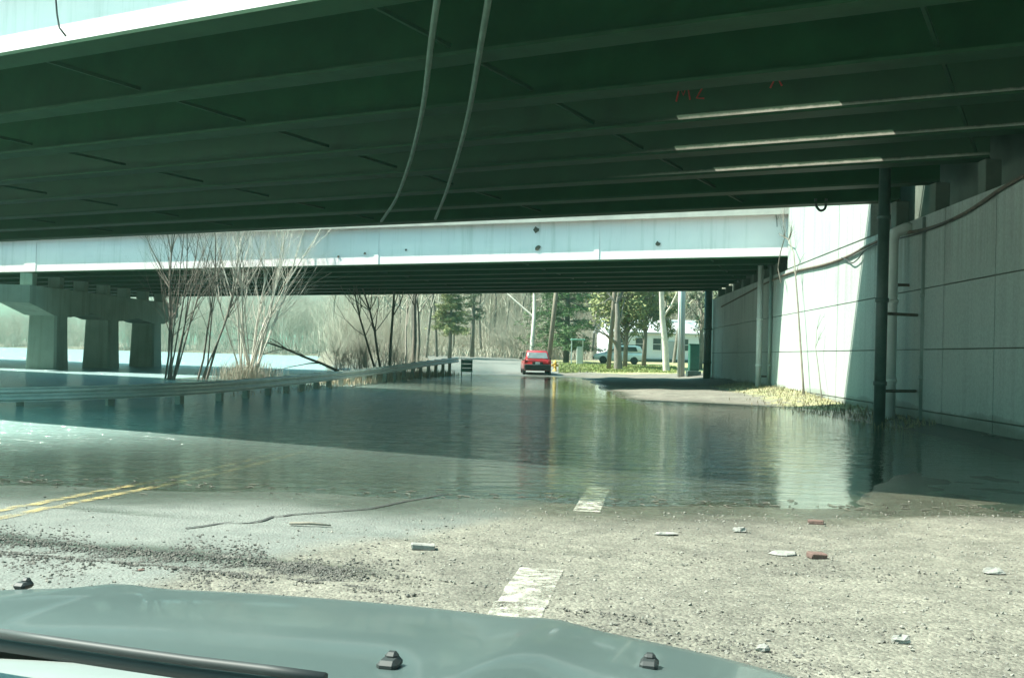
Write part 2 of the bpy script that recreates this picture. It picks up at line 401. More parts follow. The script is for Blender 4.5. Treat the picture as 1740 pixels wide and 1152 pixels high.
def zg(X, Y):
    X = np.asarray(X, float); Y = np.asarray(Y, float)
    sh = 6 * sm(X, 0, 6) * sm(Y, 15, 26) * (1 - sm(Y, 34, 60))
    Yp = Y + sh + .5 * wob(X, Y, .55)
    z = np.interp(Yp, [-50, 0, 5, 8.2, 10.2, 14, 20, 28, 34, 38, 48, 65, 72, 85, 97, 110, 150, 260, 420],
                  [.35, .14, .10, .045, -.012, -.075, -.15, -.13, -.08, -.05, -.04, -.022, .14, .62, .98, 1.2, 1.6, 4.5, 10])
    dw = wallx(Y) - X
    z = z + np.interp(dw, [-1, 0, .7, 1.6, 5.5], [.34, .26, .16, .05, 0]) * (sm(Y, 8, 16) * (1 - sm(Y, 62, 80)))
    edge = sm(X - (2.9 + .46 * (Y - 10)), -.2, .9) * sm(Y, 9.6, 10.3) * (1 - sm(Y, 15, 21)) * sm(dw, .8, 2)
    z = z * (1 - edge) + edge * np.maximum(z, .004 + .012 * wob(X, Y, 2.6) + .008 * wob(X, Y, 6.1) - .012 * sm(X, 4.5, 6))
    z = z + .10 * sm(X, 2.5, 7) * (1 - sm(Y, 8.2, 9.9))
    z = z + (.15 + .06 * wob(X, Y, 1.3) + .03 * wob(X, Y, 3.1)) * sm(X - clx(Y), 4.2, 7.5) * sm(Y, 30, 36) * (1 - sm(Y, 75, 90)) + .02 * wob(X, Y, .6) * sm(Y, 40, 50) * (1 - sm(Y, 62, 75))
    left = np.clip(clx(Y) - 1.0 - X, 0, 6) * .035 * (1 - sm(Y, 34, 48)) * sm(Y, 11, 17)
    z = z - left
    bank = np.clip(clx(Y) - 3.6 - X, 0, 8) * .02 * sm(Y, 50, 66); z = z + bank
    z = z + .014 * wob(X, Y, 1.7) * (1 - sm(Y, 10, 16)) + .025 * wob(X, Y, .8) * sm(Y, 40, 60) * sm(np.abs(X - clx(Y)), 4, 7)
    # tyre ruts in the gravel close by
    for (x0, y0, x1, y1) in ((1.0, 5.2, 4.6, 4.0), (.6, 7.0, 4.5, 5.6)):
        L = math.hypot(x1 - x0, y1 - y0); d = np.abs((X - x0) * (y1 - y0) - (Y - y0) * (x1 - x0)) / L
        z = z - .018 * np.exp(-(d / .11) ** 2) * (1 - sm(Y, 8, 9)) + .012 * np.exp(-((d - .2) / .08) ** 2) * (1 - sm(Y, 8, 9))
    # river bed
    rv = sm(rivx(Y) + 1.2 - X, 0, 5) * (1 - sm(Y + .18 * (X + 60), 196, 212))
    z = z * (1 - rv) - 2.2 * rv
    fb = sm(Y + .18 * (X + 60), 198, 210) * sm(-X, 20, 45); z = z * (1 - fb) + fb * (.3 + np.clip(Y - 195, 0, 120) * .012)
    return z
def zf(x, y): return float(zg(x, y))

def axis(segs):
    out = [segs[0][0]]
    for a, b, st in segs:
        n = max(1, int(round((b - a) / st))); out += [a + (b - a) * (i + 1) / n for i in range(n)]
    return np.array(out)
gx = axis([(-700, -200, 50), (-200, -60, 8), (-60, -20, 2), (-20, -7, .5), (-7, 7, .14), (7, 13, .25), (13, 30, 1), (30, 120, 6), (120, 700, 58)])
gy = axis([(-120, -10, 10), (-10, 2, .6), (2, 12, .13), (12, 24, .3), (24, 50, .5), (50, 80, 1), (80, 130, 2), (130, 300, 5), (300, 900, 40)])
GX, GY = np.meshgrid(gx, gy); GZ = zg(GX, GY)
nx, ny = len(gx), len(gy)
off = GX - clx(GY)
road_in = (np.abs(off + 0.1) < 4.6)
roadness = sm(4.9 - np.abs(off + .1), 0, .9) * (1 - .25 * sm(off, 2.5, 4))
roadness = np.where(GY < 10.5, roadness * (1 - .8 * sm(off + .55 * (8.3 - GY), 2.6, 4.6)), roadness)
grass = sm(GY, 66, 74) * sm(off, 5.5, 7.5) * (1 - sm(GY, 90, 105)) * .95 + sm(GY, 23, 28) * (1 - sm(GY, 46, 52)) * sm(GX - wallx(GY), -3.0, -1.2) * .55
leaf = np.clip(sm(-off, 4.4, 5.6) * sm(GY, 30, 40) + sm(GY, 92, 112) + sm(-off, 5, 8) * sm(GY, 60, 70), 0, 1) * .95
wet = np.maximum(1.0 * sm(7.5 - (wallx(GY) - GX), 0, 1.2) * sm(GY, 9, 10.5) * (1 - sm(GY, 27, 31)), 0) + np.maximum((1 - sm(GZ, .01, .07)), .85 * sm(1.5 - off, 0, 2.5) * sm(GY, 5.0, 6.5)) * (1 - .5 * sm(GY, 70, 90)) * (1 - sm(np.abs(off), 12, 20))
_gx = GX; _gy = 6.6 - .32 * (GX + 2.4)
damp = np.exp(-((GY - _gy) / (.30 + .10 * np.sin(GX * 2.3) + .06 * np.sin(GX * 5.1))) ** 2) * (1 - sm(GX, -1.0, -.2)) * sm(GY, 4, 5)
wet = np.clip(wet + 1.0 * damp, 0, 1.15)
def grid_obj(name, keep, mats, attrs, vx, vy, vz):
    cy, cx = np.nonzero(keep); used = -np.ones(vx.shape, int)
    quads = np.stack([cy * vx.shape[1] + cx, cy * vx.shape[1] + cx + 1, (cy + 1) * vx.shape[1] + cx + 1, (cy + 1) * vx.shape[1] + cx], 1)
    ids, inv = np.unique(quads, return_inverse=True); inv = inv.reshape(quads.shape)
    co = np.stack([vx.ravel()[ids], vy.ravel()[ids], vz.ravel()[ids]], 1)
    me = bpy.data.meshes.new(name); me.from_pydata(co.tolist(), [], inv.tolist()); me.materials.append(mats)
    me.polygons.foreach_set('use_smooth', [True] * len(me.polygons))
    for k, a in attrs.items():
        at_ = me.attributes.new(k, 'FLOAT', 'POINT'); at_.data.foreach_set('value', a.ravel()[ids].astype(np.float32))
    me.update(); o = link(bpy.data.objects.new(name, me)); o['kind'] = 'structure'; return o
fc = lambda A: (A[:-1, :-1] + A[1:, :-1] + A[:-1, 1:] + A[1:, 1:]) / 4
isroad = (np.abs(fc(off) + .1) < 4.7) & (fc(GY) < 130)
at_all = dict(roadness=roadness, grass=grass, leaf=leaf, wet=wet)
grid_obj('ground', ~isroad, M['ground'], at_all, GX, GY, GZ)
grid_obj('road', isroad, M['ground'], at_all, GX, GY, GZ)
wx = axis([(-700, -200, 50), (-200, -40, 8), (-40, -14, 1.5), (-14, 14, .3)]); wy = axis([(-60, 6, 6), (6, 14, .2), (14, 50, .5), (50, 100, 2), (100, 320, 10)])
WX, WY = np.meshgrid(wx, wy); WD = np.clip(-zg(WX, WY), 0, 2)
keep = (fc(zg(WX, WY)) < .12)
grid_obj('flood_water', keep, M['water'], dict(depth=WD), WX, WY, WX * 0)

def strip(mb, pts, w):           # painted strip following the ground
    pts = [Vector((p[0], p[1], 0)) for p in pts]; vs = []; fs = []
    dense = []
    for a, b in zip(pts[:-1], pts[1:]):
        n = max(1, int((b - a).length / .12)); dense += [a.lerp(b, i / n) for i in range(n)]
    dense.append(pts[-1])
    for i, p in enumerate(dense):
        t = (dense[min(i + 1, len(dense) - 1)] - dense[max(i - 1, 0)]).normalized(); s_ = Vector((t.y, -t.x, 0)) * w / 2
        for q in (p - s_, p, p + s_): vs.append((q.x, q.y, zf(q.x, q.y) + .008))
    for i in range(len(dense) - 1):
        for k in (0, 1): fs.append((i * 3 + k, i * 3 + k + 1, i * 3 + k + 4, i * 3 + k + 3))
    mb.add(vs, fs)
for o_ in (-.13, .13):
    mb = MB(); strip(mb, [(clx(y) + o_ * 1.0, y) for y in np.arange(5.5, 62, 1.5)], .11)
    tag(mb.build('centre_line', M['yellow_line']), kind='structure')
mb = MB()
strip(mb, [(-.04, 4.3), (.06, 5.2), (.22, 6.35)], .27)
strip(mb, [(.70, 9.1), (.86, 10.3), (1.0, 11.2)], .24)
tag(mb.build('edge_line', M['white_line']), kind='structure')

mb = MB(); strip(mb, [(-2.35, 7.5), (-1.9, 8.0), (-1.75, 8.35), (-1.2, 8.9), (-.95, 9.5), (-.6, 10.2)], .035)
tag(mb.build('tar_seam', M['tar']), kind='structure')
# ------------------------------------------------------------------ bridges
def bridge(name, label, O, d, n, zfun, t0f, t1, ps, gd, over_near, over_far, white, slots=(), rows=(), flw=.5, sunstrip=()):
    """girder k stands at O + n*ps[k]; runs along d from t0f(p) to t1; zfun(t) is the height of its underside"""
    root = thing(name, label, 'bridge', (O.x, O.y, 0))
    def pt(t, p, z): v = O + d * t + n * p; return (v.x - O.x, v.y - O.y, z)
    def bar(mb, ta, tb, pa, pb, za, zb, seg=1):      # za, zb above the girder underside
        for i in range(seg):
            a = ta + (tb - ta) * i / seg; b = ta + (tb - ta) * (i + 1) / seg
            mb.hexa([pt(a, pa, zfun(a) + za), pt(b, pa, zfun(b) + za), pt(b, pb, zfun(b) + za), pt(a, pb, zfun(a) + za),
                     pt(a, pa, zfun(a) + zb), pt(b, pa, zfun(b) + zb), pt(b, pb, zfun(b) + zb), pt(a, pb, zfun(a) + zb)])
    for k, p in enumerate(ps):
        t0 = t0f(p); w = k in white
        mb = MB(); bar(mb, t0, t1, p - .012, p + .012, .05, gd - .03)
        bar(mb, t0, t1, p - .19, p + .19, gd - .03, gd)
        for t in np.arange(t0 + 3, t1, 6.0):          # web stiffeners
            bar(mb, t, t + .02, p + .012, p + .17, .052, gd - .032)
        g = mb.build('girder', M['white_steel' if w else 'sunstrip_steel' if k in sunstrip else 'green_steel'], root)
        if w: g['label'] = 'white painted edge girder'
        mb = MB(); bar(mb, t0, t1, p - flw / 2, p + flw / 2, 0, .05)
        mb.build('bottom_flange', M['white_steel' if w == 2 else 'green_flange'], g)
    # deck slab with haunch-free soffit, slots added to throw sun strips on the webs
    th = .2; pn, pf = ps[0] - over_near, ps[-1] + over_far
    mb = MB(); cuts = [pn] + [p + .3 for p in ps[:-1]]
    for (pa, pb, ta, tb) in sorted(slots): cuts += [pa, pb]
    cuts.append(pf); cuts.sort(); sl = {(pa, pb): (ta, tb) for (pa, pb, ta, tb) in slots}
    for a, b in zip(cuts[:-1], cuts[1:]):
        t0 = t0f((a + b) / 2) - 1.3
        if (a, b) in sl:
            ta, tb = sl[(a, b)]; bar(mb, t0, ta, a, b, gd, gd + th); bar(mb, tb, t1, a, b, gd, gd + th)
        else: bar(mb, t0, t1, a, b, gd, gd + th)
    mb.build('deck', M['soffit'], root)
    for (a, b) in ((pn - .06, pn - .004), (pf + .004, pf + .06)):
        mb = MB(); bar(mb, t0f(a) - .2, t1, a, b, gd - .12, gd + th + .02); mb.build('deck_edge', M['deck_edge'], root)
    for p in (pn + .15, pf - .15):
        mb = MB()
        for zz in (.45, .8): bar(mb, t0f(p), t1, p - .03, p + .03, gd + th + zz, gd + th + zz + .06)
        for t in np.arange(t0f(p) + 1, t1, 2.5): bar(mb, t, t + .08, p - .028, p + .028, gd + th, gd + th + .44)
        mb.build('railing', M['galv'], root)
    for t in rows:
        for k in range(len(ps) - 1):
            a, b = ps[k] + .18, ps[k + 1] - .18; z = zfun(t)
            mb = MB()
            mb.hexa([pt(t - .025, a, z + .13), pt(t + .025, a, z + .13), pt(t + .025, b, z + .13), pt(t - .025, b, z + .13), pt(t - .025, a, z + .19), pt(t + .025, a, z + .19), pt(t + .025, b, z + .19), pt(t - .025, b, z + .19)])
            mb.build('cross_brace', M['green_flange'], root)
    return root, pt
def t_wall(O, d, n, p, extra=.35):       # t at which a girder line meets the abutment face
    q = O + n * p            # q + d t : x = 8.1+.0575 y
    return (8.1 + .0575 * q.y - q.x) / (d.x - .0575 * d.y) - extra
Z1 = 5.6
O1 = Vector((-1.9, 12.3, 0))
PS1 = [18.0 / 7 * k for k in range(8)]
def gp(k, px):      # t along girder k of bridge 1 for an image column
    q = O1 + N1 * PS1[k]; r = (px - 870) / 1740; return (r * q.y - q.x) / (D1.x - r * D1.y)
slots = []
GD1 = 1.35
for k, xa, xb in ((3, 1120, 1408), (4, 1120, 1500), (5, 1190, 1482)):
    dz = GD1 + .1 - .13; c = PS1[k] - .36 * dz
    slots.append((c - .055, c + .045, gp(k, xb) + .5 * dz, gp(k, xa) + .5 * dz))
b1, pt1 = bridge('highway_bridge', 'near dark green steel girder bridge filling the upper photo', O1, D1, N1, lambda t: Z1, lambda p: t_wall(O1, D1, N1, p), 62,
                 PS1, GD1, .25, .7, {0}, slots, rows=[gp(2, 900) + 6.2 * i for i in (-1, 0, 1, 2, 3, 4)], sunstrip=(3, 4, 5))
# graffiti on the third girder from the near side
GS = []; k = 3; ta = gp(k, 1140)
def gpt(u, v): return pt1(ta - u, PS1[k] - .02, Z1 + .42 + v)
for stroke in ([(0, .02), (.06, .3), (.13, .12), (.2, .32), (.26, .03)], [(.33, .25), (.42, .33), (.48, .22), (.38, .05), (.52, .03)], [(1.7, .1), (1.8, .3), (1.9, .12)], [(2.5, .22), (2.8, .3)]):
    GS.append(MB().tube([gpt(*s) for s in stroke], .016, 4))
g3 = [c for c in b1.children if c.name.startswith('girder')][3]
for q in GS: q.build('graffiti', M['graffiti'], g3)

A2 = Vector((10.35, 39.1, 0)); B2 = Vector((-23.66, 50.2, 0))
D2 = (B2 - A2).normalized(); N2 = Vector((-D2.y, D2.x, 0)); N2 = N2 if N2.y > 0 else -N2
L2 = (B2 - A2).length
z2 = lambda t: 5.35 - .6 * max(min(t, 90), -4) / L2
PS2 = [18.2 / 7 * k for k in range(8)]
b2, pt2 = bridge('highway_bridge', 'farther bridge with sunlit pale blue white edge girder above the river', A2, D2, N2, z2, lambda p: t_wall(A2, D2, N2, p), 80,
                 PS2, 1.75, .25, .6, {0}, (), rows=[3 + 8 * i for i in range(5)], flw=.42)
# stain spots / clip on the pale girder
q = at(912, 392, 1); 
def on_fascia(px, py):
    d = ray(px, py); k = ((A2 - CAM).dot(N2) - .03) / d.dot(N2); return CAM + d * k
g0 = [c for c in b2.children if c.name.startswith('girder')][0]
for (px, py, r_) in ((911, 391, .17), (914, 421, .14), (1118, 415, .12), (620, 431, .07), (575, 436, .06), (690, 425, .05)):
    c = on_fascia(px, py) - A2; mb = MB(); ring = []
    e = D2
    for kk in range(9):
        a = kk * 6.283 / 9; rr = r_ * random.uniform(.55, 1.1); ring.append(c + e * math.cos(a) * rr + Vector((0, 0, math.sin(a) * rr)))
    mb.loft([ring, [p - N2 * .02 for p in ring]]); mb.build('rust_spot', M['rust'], g0)

for (px, w_) in ((1014, .10), (640, .10), (52, .34)):
    c = on_fascia(px, 420); t_ = (c - A2).dot(D2); z_ = z2(t_)
    mb = MB(); P = []
    for zz in (.06, 1.70):
        for (tt, pp) in ((t_ - w_, -.034), (t_ + w_, -.034), (t_ + w_, -.014), (t_ - w_, -.014)): P.append(pt2(tt, pp, z_ + zz))
    mb.hexa(P); mb.build('splice_plate', M['white_steel'], g0)
# loose wire over the near edge girder
P = []
for (px, py) in ((92, -40), (95, 0), (97, 25), (101, 48), (112, 62)):
    d = ray(px, py); k = ((O1 - CAM).dot(N1) - .32) / d.dot(N1); P.append(CAM + d * k)
mb = MB(); mb.tube([p - P[0] for p in P], .014, 5); o = mb.build('hanging_wire', M['wire'], None, True); o.location = P[0]; tag(o, 'thin dark wire dangling down the near white edge girder', 'wire')
# ------------------------------------------------------------------ abutment wall
def W_(Y, out, z): # point on wall plane; out>0 towards the road
    return (wallx(Y) - out, Y, z)
wall = thing('abutment_wall', 'tall jointed concrete abutment wall along the right side of the road', 'wall', (8.5, 8, 0))
o0 = Vector((8.5, 8, 0))
def wbox(mb, ya, yb, oa, ob, za, zb):
    P = [W_(ya, oa, za), W_(yb, oa, za), W_(yb, ob, za), W_(ya, ob, za), W_(ya, oa, zb), W_(yb, oa, zb), W_(yb, ob, zb), W_(ya, ob, zb)]
    mb.hexa([tuple(Vector(p) - o0) for p in P])
YE = 59.4
mb = MB(); wbox(mb, -6, YE, -1.2, -.11, -1, 4.84)                       # core behind the panels
mb.build('wall_core', M['dirty'], wall)
mb = MB()
ys = [-6, -2, 2.2, 6.2, 10.2, 14.6, 19.6, 22.3, 27.4, 31.2, 36.0, 40.6, 45.2, 49.8, 54.6, YE]
zs = [-1.0, .35, 1.75, 3.15, 4.85]
for a, b in zip(ys[:-1], ys[1:]):
    for za, zb in zip(zs[:-1], zs[1:]):
        wbox(mb, a + .014, b - .014, -.1, 0, za + (.013 if za > -1 else 0), zb - .013)
mb.build('wall_face', M['wall'], wall)
mb = MB()                                                             # raised retaining part in the gap between the bridges
for a, b in ((27.9, 31.2), (31.2, 36.0), (36.0, 38.6)):
    wbox(mb, a + .016, b - .016, -.6, -.002, 4.88, 8.6)
mb.build('upper_wall', M['wall'], wall)
mb = MB(); wbox(mb, -6, YE, -1.8, -1.21, 4.7, 8.4); mb.build('back_wall', M['dirty'], wall)
mb = MB()
for k in range(8):
    for (O, d, n, ps, z) in ((O1, D1, N1, PS1, 5.59), (A2, D2, N2, PS2, 5.38)):
        q = O + n * ps[k] + d * (t_wall(O, d, n, ps[k], 0) - .35)
        mb = MB(); mb.box(Vector((q.x, q.y, (4.86 + z) / 2)) - o0, (.34, .34, z - 4.86 - .01), None, .02); mb.build('bearing_pedestal', M['dirty'], wall)

# pipes on the wall
def pipe_thing(name, label, pts, r, mat, brackets=(), n=12, group=None):
    b = Vector(pts[0]); t = thing(name, label, 'pipe', tuple(b), group=group)
    mb = MB(); mb.tube([Vector(p) - b for p in pts], r, n); mb.build('pipe_run', M[mat], t, True)
    for z in np.arange(pts[0][2] + 1.2, pts[1][2] - .3, 1.9):
        mb = MB(); mb.lathe([(r * 1.03, -.05), (r * 1.18, -.045), (r * 1.18, .045), (r * 1.03, .05)], Vector((pts[0][0] + (pts[1][0] - pts[0][0]) * (z - pts[0][2]) / (pts[1][2] - pts[0][2]), pts[0][1], z)) - b, n)
        mb.build('coupling', M[mat], t, True)
    for (p, q_) in brackets:
        mb = MB(); mb.tube([Vector(p) - b, Vector(q_) - b], .035, 6); mb.build('bracket', M['rust'], t)
    return t
Y = 23.4; x0 = wallx(Y)
pipe_thing('drain_pipe', 'dark vertical drain pipe standing in the water before the shaded wall', [(x0 - 1.02, Y, -.25), (x0 - 1.0, Y, 5.9)], .13, 'dark_pipe',
           [((x0 - 1.0, Y, 2.55), (x0, Y + .5, 2.55)), ((x0 - 1.0, Y, .78), (x0, Y + .5, .78))])
Y = 24.6; x0 = wallx(Y)
pipe_thing('drain_pipe', 'pale drain pipe right behind the dark one against the shaded wall', [(x0 - .42, Y, -.2), (x0 - .42, Y, 4.35), (x0 - .36, Y, 4.55), (x0 - .12, Y, 4.66), (x0 + .0, Y, 4.68)], .14, 'light_pipe',
           [((x0 - .4, Y, 3.3), (x0, Y, 3.3))])
Y = 26.2; x0 = wallx(Y)
pipe_thing('drain_pipe', 'dark slim pipe in the wall corner right of the pale pipe', [(x0 - .1, Y - 2.6, -.1), (x0 - .1, Y - 2.6, 4.8)], .10, 'grey_pipe')
Y = 42.2; x0 = wallx(Y)
pipe_thing('drain_pipe', 'white vertical drain pipe at the left edge of the sunlit wall', [(x0 - .34, Y, .0), (x0 - .34, Y, 5.3)], .12, 'light_pipe', [((x0 - .34, Y, .75), (x0, Y, .75))])
Y = 41.2; x0 = wallx(Y)
pipe_thing('drain_pipe', 'grey slim pipe just right of the white drain pipe', [(x0 - .1, Y, .0), (x0 - .1, Y, 5.2)], .07, 'grey_pipe')
Y = 58.4; x0 = wallx(Y)
pipe_thing('drain_pipe', 'dark drain pipe at the far end of the wall', [(x0 - .3, Y, .0), (x0 - .3, Y, 5.3)], .22, 'dark_pipe')

# cables along the wall
def cable(name, label, pts, r, mat='wire', n=6, sub=6):
    P = [Vector(p) for p in pts]; out = []
    for i in range(len(P) - 1):
        p0, p1, p2, p3 = P[max(i - 1, 0)], P[i], P[i + 1], P[min(i + 2, len(P) - 1)]
        for k in range(sub):
            t = k / sub
            out.append(.5 * ((2 * p1) + (p2 - p0) * t + (2 * p0 - 5 * p1 + 4 * p2 - p3) * t * t + (3 * p1 - p0 - 3 * p2 + p3) * t ** 3))
    out.append(P[-1]); b = P[0]
    mb = MB(); mb.tube([p - b for p in out], r, n); o = mb.build(name, M[mat], None, True); o.location = b
    return tag(o, label, 'cable')
def on_wall(px, py, out=.06):
    d = ray(px, py); k = (8.1 - out) / (d.x - .0575 * d.y); return CAM + d * k
cable('wall_cable', 'sagging rusty cable strung along the whole abutment wall', [on_wall(*p) for p in ((1226, 521), (1262, 502), (1300, 482), (1345, 463), (1400, 450), (1440, 436), (1478, 416), (1520, 400), (1580, 388), (1640, 362), (1700, 322), (1745, 296))], .04, 'rust')
cable('wall_cable', 'thin black cable loop hanging below the first cable on the sunlit wall', [on_wall(*p, .09) for p in ((1430, 438), (1440, 442), (1448, 447), (1458, 440), (1470, 426), (1500, 412), (1560, 397), (1620, 372))], .018, 'wire')
cable('hanging_cable', 'short black cable loop hanging from the near bridge before the white wall', [at(1386, 338, 27.2), at(1387, 350, 27.2), at(1394, 358, 27.2), at(1402, 354, 27.2), at(1404, 338, 27.2)], .035, 'wire')
# pair of windscreen reflections, modelled as tubes under the near bridge
for lab, pts in (('left one of two windscreen reflections modelled as long curving tubes', ((752, -60), (743, 0), (733, 70), (720, 175), (705, 245), (690, 295), (672, 340), (655, 366), (648, 376))),
                 ('right one of two windscreen reflections modelled as long curving tubes', ((838, -60), (830, 0), (818, 70), (800, 175), (786, 235), (770, 290), (757, 330), (744, 362), (740, 372)))):
    P = []
    for (px, py) in pts:
        d = ray(px, py); P.append(CAM + d * ((Z1 - .13 - 1.4) / d.z))
    o = cable('reflection_tube', lab, P, .042, 'reflection_tube', 8); o['category'] = 'reflection_tube'

# ------------------------------------------------------------------ pier of the far bridge
def pierx(Y): return -26.7 + .0575 * Y
pier = thing('bridge_pier', 'grey green concrete pier with three columns standing in the river', 'pier', (pierx(52.3), 52.3, 0)); po = Vector((pierx(52.3), 52.3, 0))
for Y in (52.3, 58.3, 64.4):
    mb = MB(); c = Vector((pierx(Y), Y, 0)) - po; rings = []
    for z, h in ((-2.4, .80), (0, .78), (1.4, .73), (2.75, .70)):
        ch = .1; rings.append([c + Vector((x, y, z)) for x, y in ((h - ch, -h), (h, -h + ch), (h, h - ch), (h - ch, h), (-h + ch, h), (-h, h - ch), (-h, -h + ch), (-h + ch, -h))])
    mb.loft(rings); mb.build('column', M['pier'], pier)
prof = [(49.0, 3.25), (51.4, 2.72), (53.1, 2.70), (55.4, 2.95), (57.5, 2.70), (59.1, 2.70), (61.3, 2.95), (63.5, 2.70), (65.2, 2.72), (67.6, 3.25)]
mb = MB(); rings = []
for sgn in (-1, 1):
    rings.append([Vector((pierx(Y) + sgn * .74, Y, z)) - po for Y, z in prof] + [Vector((pierx(Y) + sgn * .74, Y, 4.1)) - po for Y in (67.6, 49.0)])
mb.loft(rings); mb.build('pier_cap', M['pier'], pier)
mb = MB()
for k in range(8):
    q = A2 + N2 * PS2[k]; t = (-26.7 + .0575 * q.y - q.x) / (D2.x - .0575 * D2.y); p = q + D2 * t; zt = z2(t) - .005
    mb = MB(); mb.box(Vector((p.x, p.y, (4.102 + zt) / 2)) - po, (.6, .5, zt - 4.11)); mb.build('bearing', M['pier'], pier)

# ------------------------------------------------------------------ guardrail
def catmull(P, step):
    P = [Vector(p) for p in P]; out = []
    for i in range(len(P) - 1):
        p0, p1, p2, p3 = P[max(i - 1, 0)], P[i], P[i + 1], P[min(i + 2, len(P) - 1)]
        n = max(2, int((p2 - p1).length / .3))
        for k in range(n):
            t = k / n; out.append(.5 * ((2 * p1) + (p2 - p0) * t + (2 * p0 - 5 * p1 + 4 * p2 - p3) * t * t + (3 * p1 - p0 - 3 * p2 + p3) * t ** 3))
    out.append(P[-1]); res = [out[0]]; acc = 0
    for a, b in zip(out[:-1], out[1:]):
        L = (b - a).length; pos = 0
        while acc + (L - pos) >= step:
            pos += step - acc; res.append(a.lerp(b, pos / L)); acc = 0
        acc += L - pos
    return res
rl = catmull(RAIL, .48)
gr = thing('guardrail', 'long weathered W beam guardrail between flooded road and river', 'guardrail', (rl[0].x, rl[0].y, 0)); go = Vector((rl[0].x, rl[0].y, 0))
wprof = [(.0, 0), (.0, -.02), (.045, -.05), (.045, -.10), (.0, -.14), (0, -.17), (.045, -.21), (.045, -.26), (0, -.29), (0, -.31)]
rings = []; tang = []
for i, p in enumerate(rl):
    t = (rl[min(i + 1, len(rl) - 1)] - rl[max(i - 1, 0)]); t.z = 0; t.normalize(); s_ = Vector((t.y, -t.x, 0)); tang.append((t, s_))
    rings.append([p - go + s_ * u + Vector((0, 0, v)) for u, v in wprof] + [p - go + s_ * (u - .012) + Vector((0, 0, v)) for u, v in reversed(wprof)])
mb = MB(); mb.loft(rings); mb.build('beam', M['galv'], gr)
for i in range(1, len(rl), 4):
    p = rl[i]; t, s_ = tang[i]; zb = min(zf(p.x, p.y), .2) - .4
    rot = Matrix.Rotation(math.atan2(t.y, t.x), 3, 'Z'); zt = p.z - .01
    mb = MB(); c = p - go - s_ * .24; mb.box((c.x, c.y, (zb + zt) / 2), (.15, .17, zt - zb), rot, .012)
    c = p - go - s_ * .085; mb.box((c.x, c.y, p.z - .155), (.14, .14, .3), rot)
    mb.build('post', M['post'], gr)

# striped-free barricade panel at the rail's far end
bx = at(793, 626, 63.2); bz = zf(bx.x, bx.y)
br = thing('barricade', 'small teal board barricade at the far end of the guardrail', 'barricade', (bx.x, bx.y, bz))
for x in (-.31, .31):
    mb = MB(); mb.box((x, 0, .52), (.06, .06, 1.04), None, .008); mb.build('leg', M['galv'], br)
for z in (.30, .56, .82):
    mb = MB(); mb.box((0, -.05, z + .06), (.72, .03, .24), None, .006); mb.build('board', M['teal_panel'], br)

# ------------------------------------------------------------------ trees and plants
def grow(mb_t, mb_b, p, d, L, r, lev, maxlev, rng, spread, up, sides, kids):
    n = 5 if lev == 0 else 4 if lev == 1 else 3
    pts = [p.copy()]; rad = [r]; q = p.copy(); dd = d.copy(); nodes = []
    end = .45 if lev == 0 else .25
    for i in range(n):
        j = .10 if lev == 0 else .22
        dd = (dd + Vector((rng.uniform(-j, j), rng.uniform(-j, j), rng.uniform(-j, j) + up * (.5 if lev else .1)))).normalized()
        q = q + dd * (L / n); pts.append(q.copy()); rad.append(r * (1 - (1 - end) * (i + 1) / n)); nodes.append((q.copy(), dd.copy(), rad[-1], (i + 1) / n))
    (mb_t if lev == 0 else mb_b).tube(pts, rad, sides[lev], cap=False)
    if lev >= maxlev: return
    for k in range(kids[lev]):
        f = rng.uniform(.28 if lev == 0 else .15, 1.0); i = min(int(f * n), n - 1); q, dd, rr, _ = nodes[i]
        ax = dd.orthogonal().normalized(); ax = Matrix.Rotation(rng.uniform(0, 6.283), 3, dd) @ ax
        nd = Matrix.Rotation(rng.uniform(.35, 1.0) * spread, 3, ax) @ dd
        grow(mb_t, mb_b, q, nd, L * rng.uniform(.4, .7) * (1.1 - .45 * f if lev == 0 else 1), rr * rng.uniform(.4, .65), lev + 1, maxlev, rng, spread, up, sides, kids)
def bare_tree(seed, H=9, r=.13, kids=(14, 6, 4), maxlev=3, spread=1.0, up=.15, lean=0):
    rng = random.Random(seed); a, b = MB(), MB()
    grow(a, b, Vector((0, 0, -.1)), Vector((lean, rng.uniform(-.05, .05), 1)).normalized(), H, r, 0, maxlev, rng, spread, up, (7, 4, 3, 3), kids)
    return a, b
def tree_thing(name, label, cat, a, b, loc, tm, bm, rz=0, sc=1, group=None, parts=('trunk', 'crown')):
    t = thing(name, label, cat, loc, rz, group); a.build(parts[0], M[tm], t, True); b.build(parts[1], M[bm], t, True); t.scale = (sc, sc, sc); return t
def gpoint(px, Y): # ground point under an image column
    x = at(px, 600, Y).x; return (x, Y, zf(x, Y))

